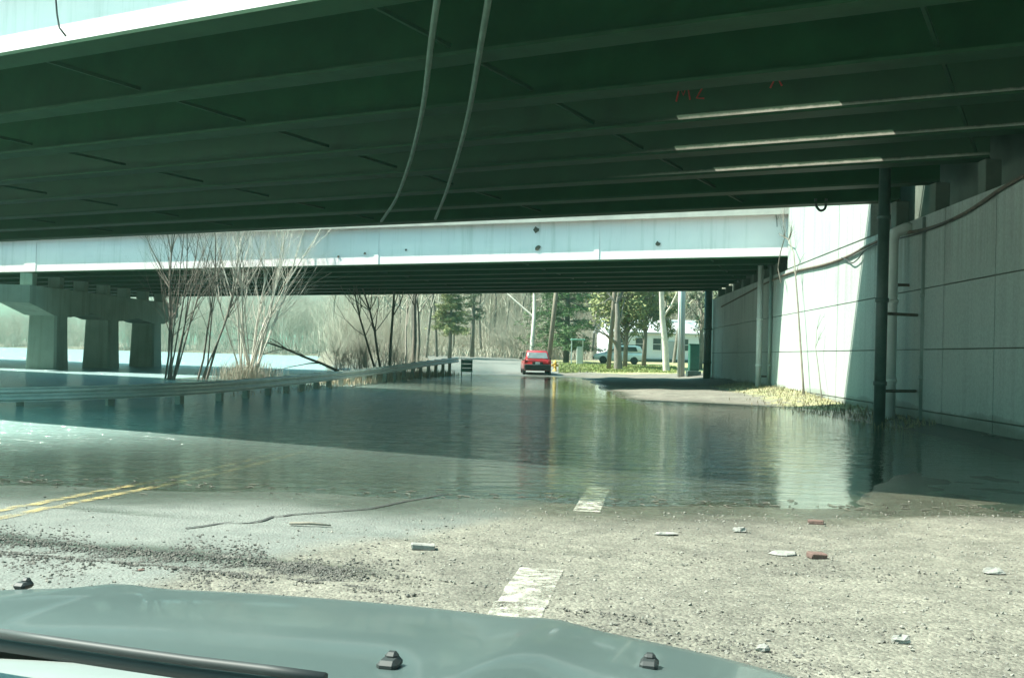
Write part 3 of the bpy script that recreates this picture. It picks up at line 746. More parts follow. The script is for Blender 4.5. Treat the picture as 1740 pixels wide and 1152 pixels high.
# background woods: prototypes, then copies
protoA = [bare_tree(100 + i, H=random.uniform(9, 13), r=.15, kids=(16, 6, 4)) for i in range(5)]
objs = []
rng = random.Random(11)
spots = []
for px, Y in ((700, 84), (724, 92), (742, 96), (800, 104), (818, 112), (860, 108), (876, 118), (893, 100), (905, 112), (1005, 108), (1125, 100), (1145, 96), (1186, 88), (1196, 96), (1205, 86), (622, 104), (655, 112), (680, 100), (770, 116), (835, 126), (590, 132), (560, 150), (540, 170), (1090, 118), (1030, 125), (960, 130)):
    spots.append((px, Y))
meshes = []
for i, (a, b) in enumerate(protoA):
    px, Y = spots[i]
    t = tree_thing('bare_tree', 'slender leafless tree among the grey woods behind the road', 'tree', a, b, gpoint(px, Y), 'bark', 'twig_far2', rng.uniform(0, 6), 1, 'leafless trees behind the road'); objs.append(t)
for i, (px, Y) in enumerate(spots[5:]):
    c = copy_tree(objs[i % 5]); c.location = gpoint(px, Y); s_ = rng.uniform(.75, 1.15); c.scale = (s_, s_, s_); c.rotation_euler = (0, 0, rng.uniform(0, 6.28))
# the far wood as one mass
def mass(name, label, pts, protos, mat, smin, smax, hf=lambda x: 1):
    vv = []; ff = []; n0 = 0; pr = []
    for a, b in protos:
        v = np.array(a.v + b.v); f = a.f + [tuple(i + len(a.v) for i in q) for q in b.f]; f = np.array([q for q in f if len(q) == 4]); pr.append((v, f))
    r = np.random.RandomState(5)
    for (x, y) in pts:
        v, f = pr[r.randint(len(pr))]; a = r.uniform(0, 6.28); s_ = r.uniform(smin, smax) * hf(x); c, s2 = math.cos(a) * s_, math.sin(a) * s_
        w = np.stack([v[:, 0] * c - v[:, 1] * s2 + x, v[:, 0] * s2 + v[:, 1] * c + y, v[:, 2] * s_ + zf(x, y)], 1)
        vv.append(w); ff.append(f + n0); n0 += len(v)
    V = np.concatenate(vv); F = np.concatenate(ff)
    me = bpy.data.meshes.new(name); me.vertices.add(len(V)); me.vertices.foreach_set('co', V.ravel())
    me.loops.add(F.size); me.loops.foreach_set('vertex_index', F.ravel()); me.polygons.add(len(F)); me.polygons.foreach_set('loop_start', np.arange(len(F)) * 4)
    me.update(calc_edges=True); me.validate(); me.materials.append(M[mat])
    o = link(bpy.data.objects.new(name, me)); return tag(o, label, 'woods', kind='stuff')
small = [bare_tree(200 + i, H=random.uniform(7, 12), r=.13, kids=(20, 8, 4), maxlev=3, spread=1.2, up=.2) for i in range(4)]
brush = []
for i in range(4):
    a, b = MB(), MB(); rg = random.Random(300 + i)
    for _ in range(9): grow(a, b, Vector((rg.gauss(0, .8), rg.gauss(0, .8), -.2)), Vector((rg.uniform(-.5, .5), rg.uniform(-.5, .5), 1)).normalized(), rg.uniform(1.6, 3.6), .035, 0, 2, rg, 1.0, .2, (4, 3, 3, 3), (9, 5, 2))
    brush.append((a, b))
pts = []
r = np.random.RandomState(9)
while len(pts) < 520:
    y = r.uniform(105, 230); x = r.uniform(-.2, .30) * y
    if x < rivx(y) + 3: continue
    if abs(x - float(clx(y))) < 6 and y < 150: continue
    if y < 118 and -2 < x < 20: continue
    pts.append((x, y))
mass('woods', 'grey brown leafless woods on the rising ground behind the road', pts, small, 'twig_far2', .8, 1.4)
pts = []
while len(pts) < 700:
    x = r.uniform(-190, -25); y = 204 - .18 * (x + 60) + 45 * r.uniform(0, 1) ** 1.5
    pts.append((x, y))
mass('far_bank_woods', 'hazy leafless woods lining the far bank of the river', pts, small, 'twig_far', .5, .78, lambda x: .72 + .55 * float(sm(x, -110, -45)))

pts = []
while len(pts) < 420:
    y = 96 + 60 * r.uniform(0, 1) ** 1.5; x = r.uniform(-.19, .20) * y
    if x < rivx(y) + 1 or (abs(x - float(clx(y))) < 5 and y < 150): continue
    if y < 112 and 4 < x < 22: continue
    pts.append((x, y))
mass('brush', 'tangled grey tan brush filling the edge of the woods', pts, brush, 'twig_far2', .8, 1.3)
pts = []
while len(pts) < 60:
    y = r.uniform(56, 100); x = r.uniform(rivx(y) + .5, float(clx(y)) - 6)
    if y < 66 and x > np.interp(y, RY, RX) - 1: continue
    pts.append((x, y))
mass('bank_brush', 'low tan brush on the river bank behind the guardrail end', pts, brush, 'twig_far2', .35, .7)
pts = []
while len(pts) < 420:
    x = r.uniform(-190, -25); y = 201 - .18 * (x + 60) + 30 * r.uniform(0, 1) ** 1.5; pts.append((x, y))
mass('far_bank_brush', 'grey brown brush along the far waterline', pts, brush, 'twig_far', .7, 1.2)
# conifers
def conifer(seed, H, base, Rr, dens, droop=.25, tufts=9, leafs=.16):
    rng = random.Random(seed); a, b = MB(), MB()
    a.tube([(0, 0, -.2), (.05, 0, H * .4), (0, .05, H * .8), (0, 0, H)], [H * .022, H * .017, H * .009, .02], 8)
    z = base
    while z < H * .985:
        f = (z - base) / (H - base); rad = Rr * (1 - f) ** .75 * rng.uniform(.7, 1.15) + .2
        for k in range(dens):
            if rng.random() < .12: continue
            an = rng.uniform(0, 6.283); L = rad * rng.uniform(.6, 1.1); d = Vector((math.cos(an), math.sin(an), rng.uniform(-droop, .15)))
            tip = Vector((0, 0, z)) + d * L; mid = Vector((0, 0, z)) + d * L * .55 + Vector((0, 0, .06 * L))
            a.tube([(0, 0, z), mid, tip], [.035, .022, .008], 4, False)
            for q in range(int(tufts * L / Rr) + 2):
                s_ = rng.uniform(.25, 1.0); c = Vector((0, 0, z)).lerp(tip, s_) + Vector((rng.gauss(0, .13), rng.gauss(0, .13), rng.gauss(.03, .07))) * L * .6
                for _ in range(7):
                    u = Vector((rng.gauss(0, 1), rng.gauss(0, 1), rng.gauss(0, .55))).normalized(); w = u.cross(Vector((rng.gauss(0, 1), rng.gauss(0, 1), rng.gauss(0, 1)))).normalized()
                    ln = leafs * rng.uniform(.7, 1.5); c2 = c + Vector((rng.gauss(0, .1), rng.gauss(0, .1), rng.gauss(0, .05)))
                    b.add([c2 - w * .035, c2 + u * ln, c2 + w * .035, c2 + w * .012 - u * .03], [(0, 1, 2, 3)])
        z += H * .045 * rng.uniform(.7, 1.3)
    return a, b
def bushy(seed, H, base, Rr, clumps, leafs, squash=1.0, per=70):
    rng = random.Random(seed); a, b = MB(), MB()
    a.tube([(0, 0, -.2), (.1, 0, H * .3), (0, .1, H * .6), (0, 0, H * .85)], [.2, .15, .09, .02], 8)
    for _ in range(clumps):
        u = Vector((rng.gauss(0, 1), rng.gauss(0, 1), rng.gauss(0, 1))).normalized() * rng.uniform(.35, 1.0)
        zc = (H + base) / 2; c = Vector((u.x * Rr, u.y * Rr, zc + u.z * (H - base) / 2)); 
        a.tube([(0, 0, max(base * .7, c.z - 1.4)), Vector((c.x * .5, c.y * .5, c.z - .5)), c], [.06, .035, .01], 4, False)
        rc = rng.uniform(.3, .65) * Rr * .5
        for _ in range(per):
            o = Vector((rng.gauss(0, .5), rng.gauss(0, .5), rng.gauss(0, .5 * squash))) * rc; q = c + o
            e = Vector((rng.gauss(0, 1), rng.gauss(0, 1), rng.gauss(0, 1))).normalized(); f = e.orthogonal().normalized(); l = leafs * rng.uniform(.5, 1.3)
            b.add([q - f * l * .4, q + e * l, q + f * l * .4, q - e * l * .5], [(0, 1, 2, 3)])
    return a, b
tree_thing('pine_tree', 'tall green pine with layered boughs behind the leaning poles', 'tree', *conifer(1, 12.5, 1.4, 4.4, 12, .2, 20, .26), gpoint(962, 90), 'dark_bark', 'pine', parts=('trunk', 'foliage'))
tree_thing('pine_tree', 'small yellowish green pine left of the thin far pole', 'tree', *conifer(2, 8.5, 2.6, 2.1, 12, .25, 16, .22), gpoint(764, 93), 'bark', 'olive', parts=('trunk', 'foliage'))
tree_thing('pine_tree', 'slim dark pine just right of the small yellowish pine', 'tree', *conifer(3, 9.5, 3.6, 1.2, 6, .25, 6, .2), gpoint(802, 98), 'bark', 'cedar', parts=('trunk', 'foliage'))
tree_thing('cedar_tree', 'rounded olive tree shading the white house', 'tree', *bushy(4, 9.5, 2.0, 2.7, 120, .2), gpoint(1062, 80), 'bark', 'olive', parts=('trunk', 'foliage'))
tree_thing('cedar_tree', 'blue green cedar overlapping the olive tree on its right', 'tree', *bushy(5, 9.0, 2.8, 1.6, 45, .2), gpoint(1094, 83), 'bark', 'cedar', parts=('trunk', 'foliage'))
tree_thing('cedar_tree', 'thin yellowish evergreen beside the white tree trunk', 'tree', *bushy(6, 7, 2.4, 1.1, 22, .18), gpoint(1130, 84), 'pale_bark', 'olive', parts=('trunk', 'foliage'))
tree_thing('cedar_tree', 'loose green tree behind the dark green cabinet', 'tree', *bushy(8, 7.5, 2.5, 1.5, 26, .16, per=45), gpoint(1190, 80), 'bark', 'cedar', parts=('trunk', 'foliage'))
a, b = bare_tree(31, 10, .26, (10, 5, 3)); tree_thing('bare_tree', 'pale trunked leafless tree right of the white house', 'tree', a, b, gpoint(1133, 74), 'pale_bark', 'pale_bark')
a, b = bare_tree(32, 5, .34, (6, 4, 3)); tree_thing('bare_tree', 'stout leaning grey trunk beside the leaning pole', 'tree', a, b, gpoint(1051, 75.5), 'bark', 'bark')
a, b = bare_tree(33, 10, .2, (12, 6, 3)); tree_thing('bare_tree', 'leafless tree with crooked grey trunk behind the red car', 'tree', a, b, gpoint(903, 88), 'pale_bark', 'pale_bark')
# riverside saplings beyond the rail
for sd_, px, Y, H, r_, lab, tm, lean in (
        (41, 642, 60, 6.0, .075, 'dark leaning sapling on the bank, left of the pair', 'dark_bark', -.32), (42, 650, 61, 6.5, .08, 'dark sapling on the bank, right of the pair', 'dark_bark', -.12),
        (43, 663, 64, 9.0, .10, 'straight dark sapling with forked limb behind the guardrail', 'dark_bark', -.02), (44, 702, 68, 11, .17, 'grey tree with thick straight trunk behind the guardrail', 'bark', .02),
        (45, 710, 72, 10, .10, 'thin grey tree close beside the thick trunk on the bank', 'bark', .05), (46, 690, 66, 7, .06, 'thin pale sapling between the bank trees', 'pale_bark', .02)):
    a, b = bare_tree(sd_, H, r_, (13, 6, 4), 3, .9, .2, lean); tree_thing('sapling', lab, 'tree', a, b, gpoint(px, Y), tm, tm)

def shrub(seed, stems, H, r, spreadang, kids=(9, 4, 3), leanx=0):
    rng = random.Random(seed); a, b = MB(), MB()
    for i in range(stems):
        an = rng.uniform(0, 6.283); d = Vector((math.cos(an) * rng.uniform(.1, 1) * spreadang + leanx, math.sin(an) * .8 * spreadang, 1)).normalized()
        p = Vector((rng.gauss(0, .16), rng.gauss(0, .16), -.3))
        grow(a, b, p, d, H * rng.uniform(.7, 1.05), r * rng.uniform(.6, 1.15), 0, 3, rng, .75, .25, (6, 4, 3, 3), kids)
    return a, b
a, b = shrub(51, 20, 7.6, .04, .5, (9, 5, 3)); tree_thing('bare_shrub', 'big pale many stemmed bare shrub fanning out behind the guardrail', 'shrub', a, b, (-11.5, 45, 0), 'pale_bark', 'pale_bark', parts=('stems', 'twigs'))
a, b = shrub(52, 8, 7.0, .045, .2, (9, 5, 3), .12); tree_thing('bare_shrub', 'dark bare shrub in front of the right pier column', 'shrub', a, b, (-14.0, 42, -.1), 'bark', 'bark', parts=('stems', 'twigs'))
a, b = shrub(53, 4, 6.2, .055, .12, (8, 4, 3), .3); tree_thing('bare_shrub', 'slanting grey stems between the two larger shrubs', 'shrub', a, b, (-13.0, 43, -.1), 'bark', 'bark', parts=('stems', 'twigs'))
# arching bough over the water
rng = random.Random(77); a, b = MB(), MB()
grow(a, b, Vector((0, 0, -.2)), Vector((-.9, 0, .42)).normalized(), 5.2, .09, 0, 2, rng, .8, -.12, (6, 4, 3, 3), (9, 5, 3))
tree_thing('sapling', 'bough arching left over the river from the bank', 'tree', a, b, gpoint(606, 56), 'bark', 'bark', parts=('bough', 'twigs'))
# dead vine and weeds by the sunlit wall
def vine(name, label, pts, r, seed, twigs=8):
    P = [on_wall(px, py, .25) for px, py in pts]; b0 = P[0]; rng = random.Random(seed); a, b = MB(), MB()
    a.tube([p - b0 for p in P], [r * (1 - .7 * i / (len(P) - 1)) for i in range(len(P))], 5)
    for _ in range(twigs):
        i = rng.randrange(len(P) // 2, len(P)); grow(b, b, P[i] - b0, Vector((rng.uniform(-.1, .1), rng.uniform(-1, 1), rng.uniform(.2, 1))).normalized(), rng.uniform(.5, 1.1), r * .4, 1, 2, rng, .7, .1, (4, 3, 3, 3), (3, 3, 2))
    t = thing(name, label, 'plant', tuple(b0)); a.build('stem', M['bark'], t, True); b.build('twigs', M['bark'], t, True)
vine('dead_sapling', 'tall thin bare stem growing up in front of the sunlit wall', ((1367, 686), (1364, 640), (1360, 580), (1356, 520), (1352, 470), (1349, 430), (1340, 408), (1322, 396)), .045, 5)
vine('dead_sapling', 'short faint bare stem low on the sunlit wall', ((1398, 690), (1394, 655), (1390, 620), (1386, 590), (1388, 560)), .022, 6, 4)
vine('dead_sapling', 'thin bare twigs curling beneath the end of the pale girder', ((1327, 480), (1322, 455), (1326, 430), (1333, 405), (1332, 380), (1330, 350)), .03, 8, 8)

# tufts of dry weeds and grass: uncountable blades
def blades(name, label, spotsf, n, h, mat, seed, w=.012, cat='weeds'):
    rng = random.Random(seed); mb = MB()
    for _ in range(n):
        x, y = spotsf(rng); z = zf(x, y); hh = h * rng.uniform(.4, 1.2); an = rng.uniform(0, 6.28); l = rng.uniform(.1, .7) * hh
        e = Vector((math.cos(an), math.sin(an), 0)); f = Vector((-e.y, e.x, 0)) * w; p = Vector((x, y, z - .02))
        m1 = p + Vector((0, 0, hh * .6)) + e * l * .3; m2 = p + Vector((0, 0, hh)) + e * l
        mb.add([p - f, p + f, m1 + f * .8, m1 - f * .8, m2], [(0, 1, 2, 3), (3, 2, 4)])
    return tag(mb.build(name, M[mat]), label, cat, kind='stuff')
def along_rail(rng):
    i = rng.randrange(26, len(rl)); p = rl[i]; s_ = tang[i][1]; o = p - s_ * abs(rng.gauss(.9, .7)); return o.x + rng.gauss(0, .2), o.y + rng.gauss(0, .2)
blades('dry_weeds', 'dry straw coloured weeds along the back of the guardrail', along_rail, 3500, .38, 'dry', 1, .014)
def wallfoot(rng):
    y = rng.uniform(22, 47); return wallx(y) - abs(rng.gauss(0, .8)) - .05, y
blades('wall_grass', 'yellow green grass along the foot of the wall', wallfoot, 2600, .13, 'straw', 2, .012, 'grass')
blades('shrub_weeds', 'matted dry weeds round the feet of the riverside shrubs', lambda r_: (r_.gauss(-11.5, .6), r_.gauss(44.6, .6)), 1100, .9, 'twig_far2', 3, .008)
blades('lawn_grass', 'bright green lawn blades before the white house', lambda r_: (lambda y: (at(r_.uniform(950, 1150), 600, y).x, y))(r_.uniform(72, 86)), 9000, .16, 'grass', 4, .03, 'grass')
blades('verge_brush', 'tan dry brush at the edge of the woods', lambda r_: (lambda y: (at(r_.uniform(580, 1010), 600, y).x, y))(r_.uniform(98, 118)), 3500, .9, 'twig_far2', 6, .03)

# ------------------------------------------------------------------ gravel, bricks, stones
def stones(name, label, fn, n, mat, seed, smin, smax):
    rng = random.Random(seed); mb = MB()
    for _ in range(n):
        x, y = fn(rng); s_ = smin + (smax - smin) * rng.random() ** 3; z = zf(x, y) + s_ * .15
        rot = Euler((rng.uniform(0, 6), rng.uniform(0, 6), rng.uniform(0, 6))).to_matrix()
        vs = []
        for c in ((1, 0, 0), (0, 1, 0), (-1, 0, 0), (0, -1, 0), (0, 0, 1), (0, 0, -1)):
            v = rot @ Vector(c) * s_ * rng.uniform(.6, 1.1); v.z *= .7; vs.append(v + Vector((x, y, z)))
        mb.add(vs, [(0, 1, 4), (1, 2, 4), (2, 3, 4), (3, 0, 4), (1, 0, 5), (2, 1, 5), (3, 2, 5), (0, 3, 5)])
    return tag(mb.build(name, M[mat]), label, 'gravel', kind='stuff')
def gr_all(rng):
    while True:
        y = 3.2 + 7.2 * rng.random() ** 1.3; x = rng.uniform(-.55, .62) * y
        if zf(x, y) > .012 and (x - float(clx(y)) + .55 * (8.3 - y) > 3.0 or rng.random() < .12): return x, y
stones('gravel', 'pale loose gravel scattered over the near roadside', gr_all, 11000, 'stone', 1, .003, .018)
def gr_dark(rng):
    px = rng.uniform(-80, 560) if rng.random() < .8 else rng.gauss(560, 70); t = (px + 60) / 640
    yy = 905 + 55 * t + rng.gauss(20, 15 + 8 * math.sin(px * .021) + 5 * math.sin(px * .063)); d = ray(px, yy); k = (.07 - 1.4) / d.z; return d.x * k, d.y * k
stones('dark_gravel', 'band of dark wet gravel on the road at lower left', gr_dark, 12000, 'dark_stone', 2, .004, .017)
def gr_rut(rng):
    t = rng.random(); x0, y0, x1, y1 = rng.choice(((1.0, 5.2, 4.6, 4.0), (.6, 7.0, 4.5, 5.6), (.35, 5.3, 1.4, 4.3))); return x0 + (x1 - x0) * t + rng.gauss(0, .09), y0 + (y1 - y0) * t + rng.gauss(0, .09)
stones('rut_gravel', 'dark coarse stones turned up along the tyre ruts', gr_rut, 1800, 'dark_stone', 3, .004, .015)
def on_ground(px, py):
    d = ray(px, py); z = .06
    for _ in range(6):
        k = (z - 1.4) / d.z; z = zf(d.x * k, d.y * k)
    return Vector((d.x * k, d.y * k, z))
def rock(name, label, cat, px, py, sx, sy, sz, mat, seed, boxy=False, rz=0, group=None):
    rng = random.Random(seed); p = on_ground(px, py); mb = MB()
    if boxy:
        mb.box((0, 0, sz * .45), (sx, sy, sz), Euler((rng.uniform(-.06, .06), rng.uniform(-.08, .08), 0)).to_matrix(), .006)
        mb.v = [(x + rng.uniform(-.003, .003), y + rng.uniform(-.003, .003), z) for x, y, z in mb.v]
    else:
        rings = []
        for i in range(6):
            th = math.pi * (i + .15) / 5.3; rings.append([Vector((math.sin(th) * math.cos(a) * sx / 2, math.sin(th) * math.sin(a) * sy / 2, -math.cos(th) * sz / 2 + sz * .35)) * rng.uniform(.78, 1.12) for a in [j * 6.283 / 8 for j in range(8)]])
        mb.loft(rings)
    o = mb.build(name, M[mat]); o.location = p; o.rotation_euler = (0, 0, rz); return tag(o, label, cat, group)
rock('flat_block', 'flat grey concrete block lying alone on the wet road', 'block', 719, 933, .16, .09, .04, 'white_stone', 1, True, .1)
rock('brick', 'red brick lying nearer on the gravel, below the other', 'brick', 1388, 948, .12, .08, .04, 'brick', 2, True, .25)
rock('brick', 'dark red brick farther off near the waterline', 'brick', 1386, 890, .13, .08, .035, 'brick', 3, True, -.3)
rock('stone', 'white stone on gravel between the water and the bricks', 'stone', 1256, 904, .12, .08, .05, 'white_stone', 4)
rock('stone', 'flat pale stone left of the white stone near the water', 'stone', 1132, 909, .2, .09, .03, 'white_stone', 5)
rock('stone', 'flat pale rubble lump left of the nearer brick', 'stone', 1332, 942, .22, .16, .03, 'white_stone', 6)
rock('stone', 'small white stone at the bottom of the photo', 'stone', 1297, 1106, .07, .05, .04, 'white_stone', 7)
rock('stone', 'cream stone near the lower right corner', 'stone', 1531, 1094, .10, .07, .05, 'white_stone', 8)
rock('stone', 'grey white stone at the right edge of the gravel', 'stone', 1690, 975, .16, .1, .05, 'white_stone', 9)
rock('leaf_scrap', 'orange leaf scrap nearer the hood on dark gravel', 'leaf', 238, 969, .05, .04, .012, 'brick', 10)
# stick
p0, p1 = on_ground(492, 893), on_ground(562, 898)
mb = MB(); mb.tube([(0, 0, .02), ((p1 - p0).x * .5, (p1 - p0).y * .5, .03), ((p1 - p0).x, (p1 - p0).y, (p1 - p0).z + .02)], [.010, .012, .006], 6)
o = mb.build('stick', M['bark'], None, True); o.location = p0; tag(o, 'thin pale stick lying on the wet asphalt', 'stick')

rng = random.Random(21); mb = MB()
for i in range(260):
    x = rng.uniform(-6, 7.5); y = 9.95 + .05 * (2 - x) * (x < 2) + rng.gauss(0, .22) if i < 260 else rng.uniform(10.5, 24)
    if i >= 260: x = rng.gauss(.16 * y + 1.0, 1.6)
    z = max(zf(x, y), 0) + .004; L = rng.uniform(.02, .11) * (1 if i < 260 else 1.5); an = rng.gauss(0, .7)
    e = Vector((math.cos(an), math.sin(an), 0)) * L; p = Vector((x, y, z))
    mb.tube([p - e * .5, p + Vector((rng.gauss(0, .01), rng.gauss(0, .01), .004)), p + e * .5], [.003, .005, .003], 4)
tag(mb.build('drift_debris', M['dark_bark']), 'dark twigs and straw drifting along the waterline', 'debris', kind='stuff')
# ------------------------------------------------------------------ poles, cabinet and roadside things
def pole(label, px0, py0, px1, py1, Y, r, mat, H=9.0, extras=None):
    b = at(px0, py0, Y); b.z = zf(b.x, b.y); tp = at(px1, py1, Y); d = (tp - b).normalized()
    t = thing('utility_pole', label, 'utility pole', tuple(b)); mb = MB(); mb.tube([d * -.2, d * H * .5, d * H], [r, r * .9, r * .75], 12); mb.build('shaft', M[mat], t, True)
    mb = MB(); c = d * (H - .6); mb.box((c.x, c.y - r, c.z), (2.2, .1, .12)); mb.build('crossarm', M['wood_pole'], t)
    for x in (-.95, -.4, .4, .95):
        mb = MB(); mb.lathe([(.03, 0), (.05, .05), (.03, .08), (.05, .12), (.02, .16)], (c.x + x, c.y - r, c.z + .06), 8); mb.build('insulator', M['grey_pipe'], t, True)
    return t, b, d
_, pb1, pd1 = pole('thick brown wooden pole right behind the red car', 931, 622, 945, 497, 76, .19, 'wood_pole')
_, pb2, pd2 = pole('brown wooden pole leaning right beside the stout trunk', 1034, 624, 1044, 497, 76, .17, 'wood_pole')
_, pb3, pd3 = pole('thin dark distant pole left of the red car', 840, 602, 843, 497, 116, .14, 'dark_bark')
t4, pb4, pd4 = pole('pale weathered pole with white conduits near the wall end', 1158, 640, 1160, 497, 65, .2, 'pale_pole')
for dx, r_ in ((-.24, .06), (-.10, .045)):
    mb = MB(); mb.tube([(dx, -.2, 0), pd4 * 7 + Vector((dx, -.2, 0))], r_, 8); mb.build('riser_conduit', M['light_pipe'], t4, True)
def wire(label, a, b, sag, r=.02):
    pts = [a.lerp(b, i / 14) - Vector((0, 0, sag * 4 * (i / 14) * (1 - i / 14))) for i in range(15)]
    mb = MB(); mb.tube([p - a for p in pts], r, 4); o = mb.build('overhead_wire', M['wire']); o.location = a; tag(o, label, 'wire')
wire('slack wire sagging between the two brown poles', pb1 + pd1 * 6.0, pb2 + pd2 * 5.6, 1.1, .025)
wire('wire running from the leaning pole to the pale pole', pb2 + pd2 * 6.2, pb4 + pd4 * 6.4, .5, .02)

c = at(1178, 640, 64); c.z = zf(c.x, c.y)
cb = thing('utility_cabinet', 'tall dark green utility cabinet on a wider base near the wall end', 'cabinet', tuple(c))
mb = MB(); mb.box((0, 0, .14), (.84, .7, .34), None, .02); mb.build('base', M['dark_pipe'], cb)
mb = MB(); mb.box((0, 0, 1.14), (.62, .55, 1.65), None, .03); mb.build('housing', M['cabinet'], cb)
mb = MB(); mb.box((0, -.285, 1.14), (.52, .02, 1.45), None, .006); d_ = mb.build('door', M['cabinet'], cb)
mb = MB(); mb.box((.2, -.305, 1.15), (.03, .03, .14)); mb.build('handle', M['dark_pipe'], d_)
mb = MB(); mb.box((0, 0, 1.985), (.70, .62, .04), None, .012); mb.build('lid', M['cabinet'], cb)
# hydrant
c = at(943, 622, 74.5); c.z = zf(c.x, c.y); hy = thing('fire_hydrant', 'yellow fire hydrant right of the red car', 'hydrant', tuple(c))
mb = MB(); mb.lathe([(.18, -.05), (.18, .05), (.12, .07), (.12, .5), (.15, .52), (.15, .58), (.13, .66), (.07, .74), (.03, .76), (.03, .82)], (0, 0, 0), 12); mb.build('barrel', M['hydrant'], hy, True)
for ax, s_ in (('X', -1), ('X', 1), ('Y', -1)):
    mb = MB(); mb.lathe([(.07, 0), (.07, .1), (.09, .1), (.09, .15)], (0, 0, 0), 8, ax); mb.v = [((x * s_, y, z + .42) if ax == 'X' else (x, y * s_, z + .36)) for x, y, z in mb.v]; mb.v = [(x + (.1 * s_ if ax == 'X' else 0), y + (.1 * s_ if ax == 'Y' else 0), z) for x, y, z in mb.v]
    mb.build('outlet_cap', M['hydrant'], hy, True)
# dark marker post
c = at(889, 611, 82); c.z = zf(c.x, c.y); mp = thing('marker_post', 'short dark post at the road edge left of the red car', 'post', tuple(c))
mb = MB(); mb.tube([(0, 0, -.1), (0, 0, 1.0)], .09, 10); mb.build('shaft', M['dark_bark'], mp); mb = MB(); mb.lathe([(.11, .99), (.11, 1.05), (.05, 1.1)], (0, 0, 0), 10); mb.build('cap', M['dark_bark'], mp)
# small canopy stand
c = at(981, 612, 84); c.z = zf(c.x, c.y); ks = thing('canopy_stand', 'small stand with flat teal roof and grey box before the pine', 'stand', tuple(c))
for x in (-.5, .42):
    mb = MB(); mb.box((x, 0, 1.0), (.08, .08, 2.0)); mb.build('post', M['light_pipe'], ks)
mb = MB(); mb.box((0, 0, 2.06), (1.15, .8, .12), None, .02); mb.build('canopy', M['teal_panel'], ks)
mb = MB(); mb.box((.16, 0, .75), (.45, .45, 1.5), None, .02); mb.build('box', M['galv'], ks)

# white house
c = at(1100, 608, 100); c.z = zf(c.x, c.y) - .1
ho = thing('house', 'low white house with shallow roof behind the olive tree', 'house', tuple(c), R(8))
mb = MB(); mb.box((0, 0, 1.45), (9, 5, 2.9))
for s_ in (-1, 1): mb.add([(s_ * 4.5, -2.5, 2.9), (s_ * 4.5, 2.5, 2.9), (s_ * 4.5, 0, 4.1)], [(0, 1, 2)])
for z in np.arange(.25, 2.85, .22): mb.box((0, -2.512, z), (9, .02, .03))
mb.build('wall', M['siding'], ho)
mb = MB()
for s_ in (-1, 1): mb.hexa([(-4.8, s_ * 2.85, 2.74), (4.8, s_ * 2.85, 2.74), (4.8, 0, 4.1), (-4.8, 0, 4.1), (-4.8, s_ * 2.85, 2.86), (4.8, s_ * 2.85, 2.86), (4.8, 0, 4.22), (-4.8, 0, 4.22)])
mb.build('roof', M['roof'], ho)
for x in (-3.2, -1.5, .2, 2.9):
    mb = MB()
    for q in ((-.42, 0, .06, 1.2), (.42, 0, .06, 1.2), (0, .58, .9, .06), (0, -.58, .9, .06), (0, 0, .9, .04)): mb.box((x + q[0], -2.54, 1.75 + q[1]), (q[2], .06, q[3]))
    w = mb.build('window', M['white_paint'], ho); mb = MB(); mb.box((x, -2.51, 1.75), (.8, .03, 1.12)); mb.build('pane', M['glass'], w)
mb = MB(); mb.box((1.55, -2.54, 1.05), (.95, .06, 2.05)); d_ = mb.build('door', M['roof'], ho); mb = MB(); mb.box((1.9, -2.59, 1.0), (.05, .06, .1)); mb.build('handle', M['chrome'], d_)
mb = MB(); mb.box((0, -2.6, .17), (9, .12, .34)); mb.build('skirting', M['dark_pipe'], ho)

# ------------------------------------------------------------------ cars
def ring_at(y, hw, zb, zsh, hwt, zt):
    """half-symmetric body section, clockwise ring"""
    r_ = [(hw * .92, zb), (hw * .99, zb + .14), (hw, zsh * .8), (hw * .985, zsh), (hwt * 1.02, zt - .14), (hwt * .9, zt - .03), (hwt * .5, zt)]
    return [Vector((x, y, z)) for x, z in r_] + [Vector((-x, y, z)) for x, z in reversed(r_)]
def wheel(mbt, parent, x, y, r_, side):
    t = MB(); t.lathe([(r_ * .62, -.1), (r_ * .93, -.1), (r_, -.06), (r_, .06), (r_ * .93, .1), (r_ * .62, .1)], (0, 0, 0), 20, 'X'); t.v = [(a + x, b + y, c + r_) for a, b, c in t.v]
    w = t.build('wheel', M['rubber'], parent, True); t = MB(); t.lathe([(r_ * .6, -.06), (r_ * .62, .07 * side), (r_ * .2, .095 * side), (.02, .1 * side)], (0, 0, 0), 16, 'X'); t.v = [(a + x, b + y, c + r_) for a, b, c in t.v]
    t.build('rim', M['chrome'], w, True)
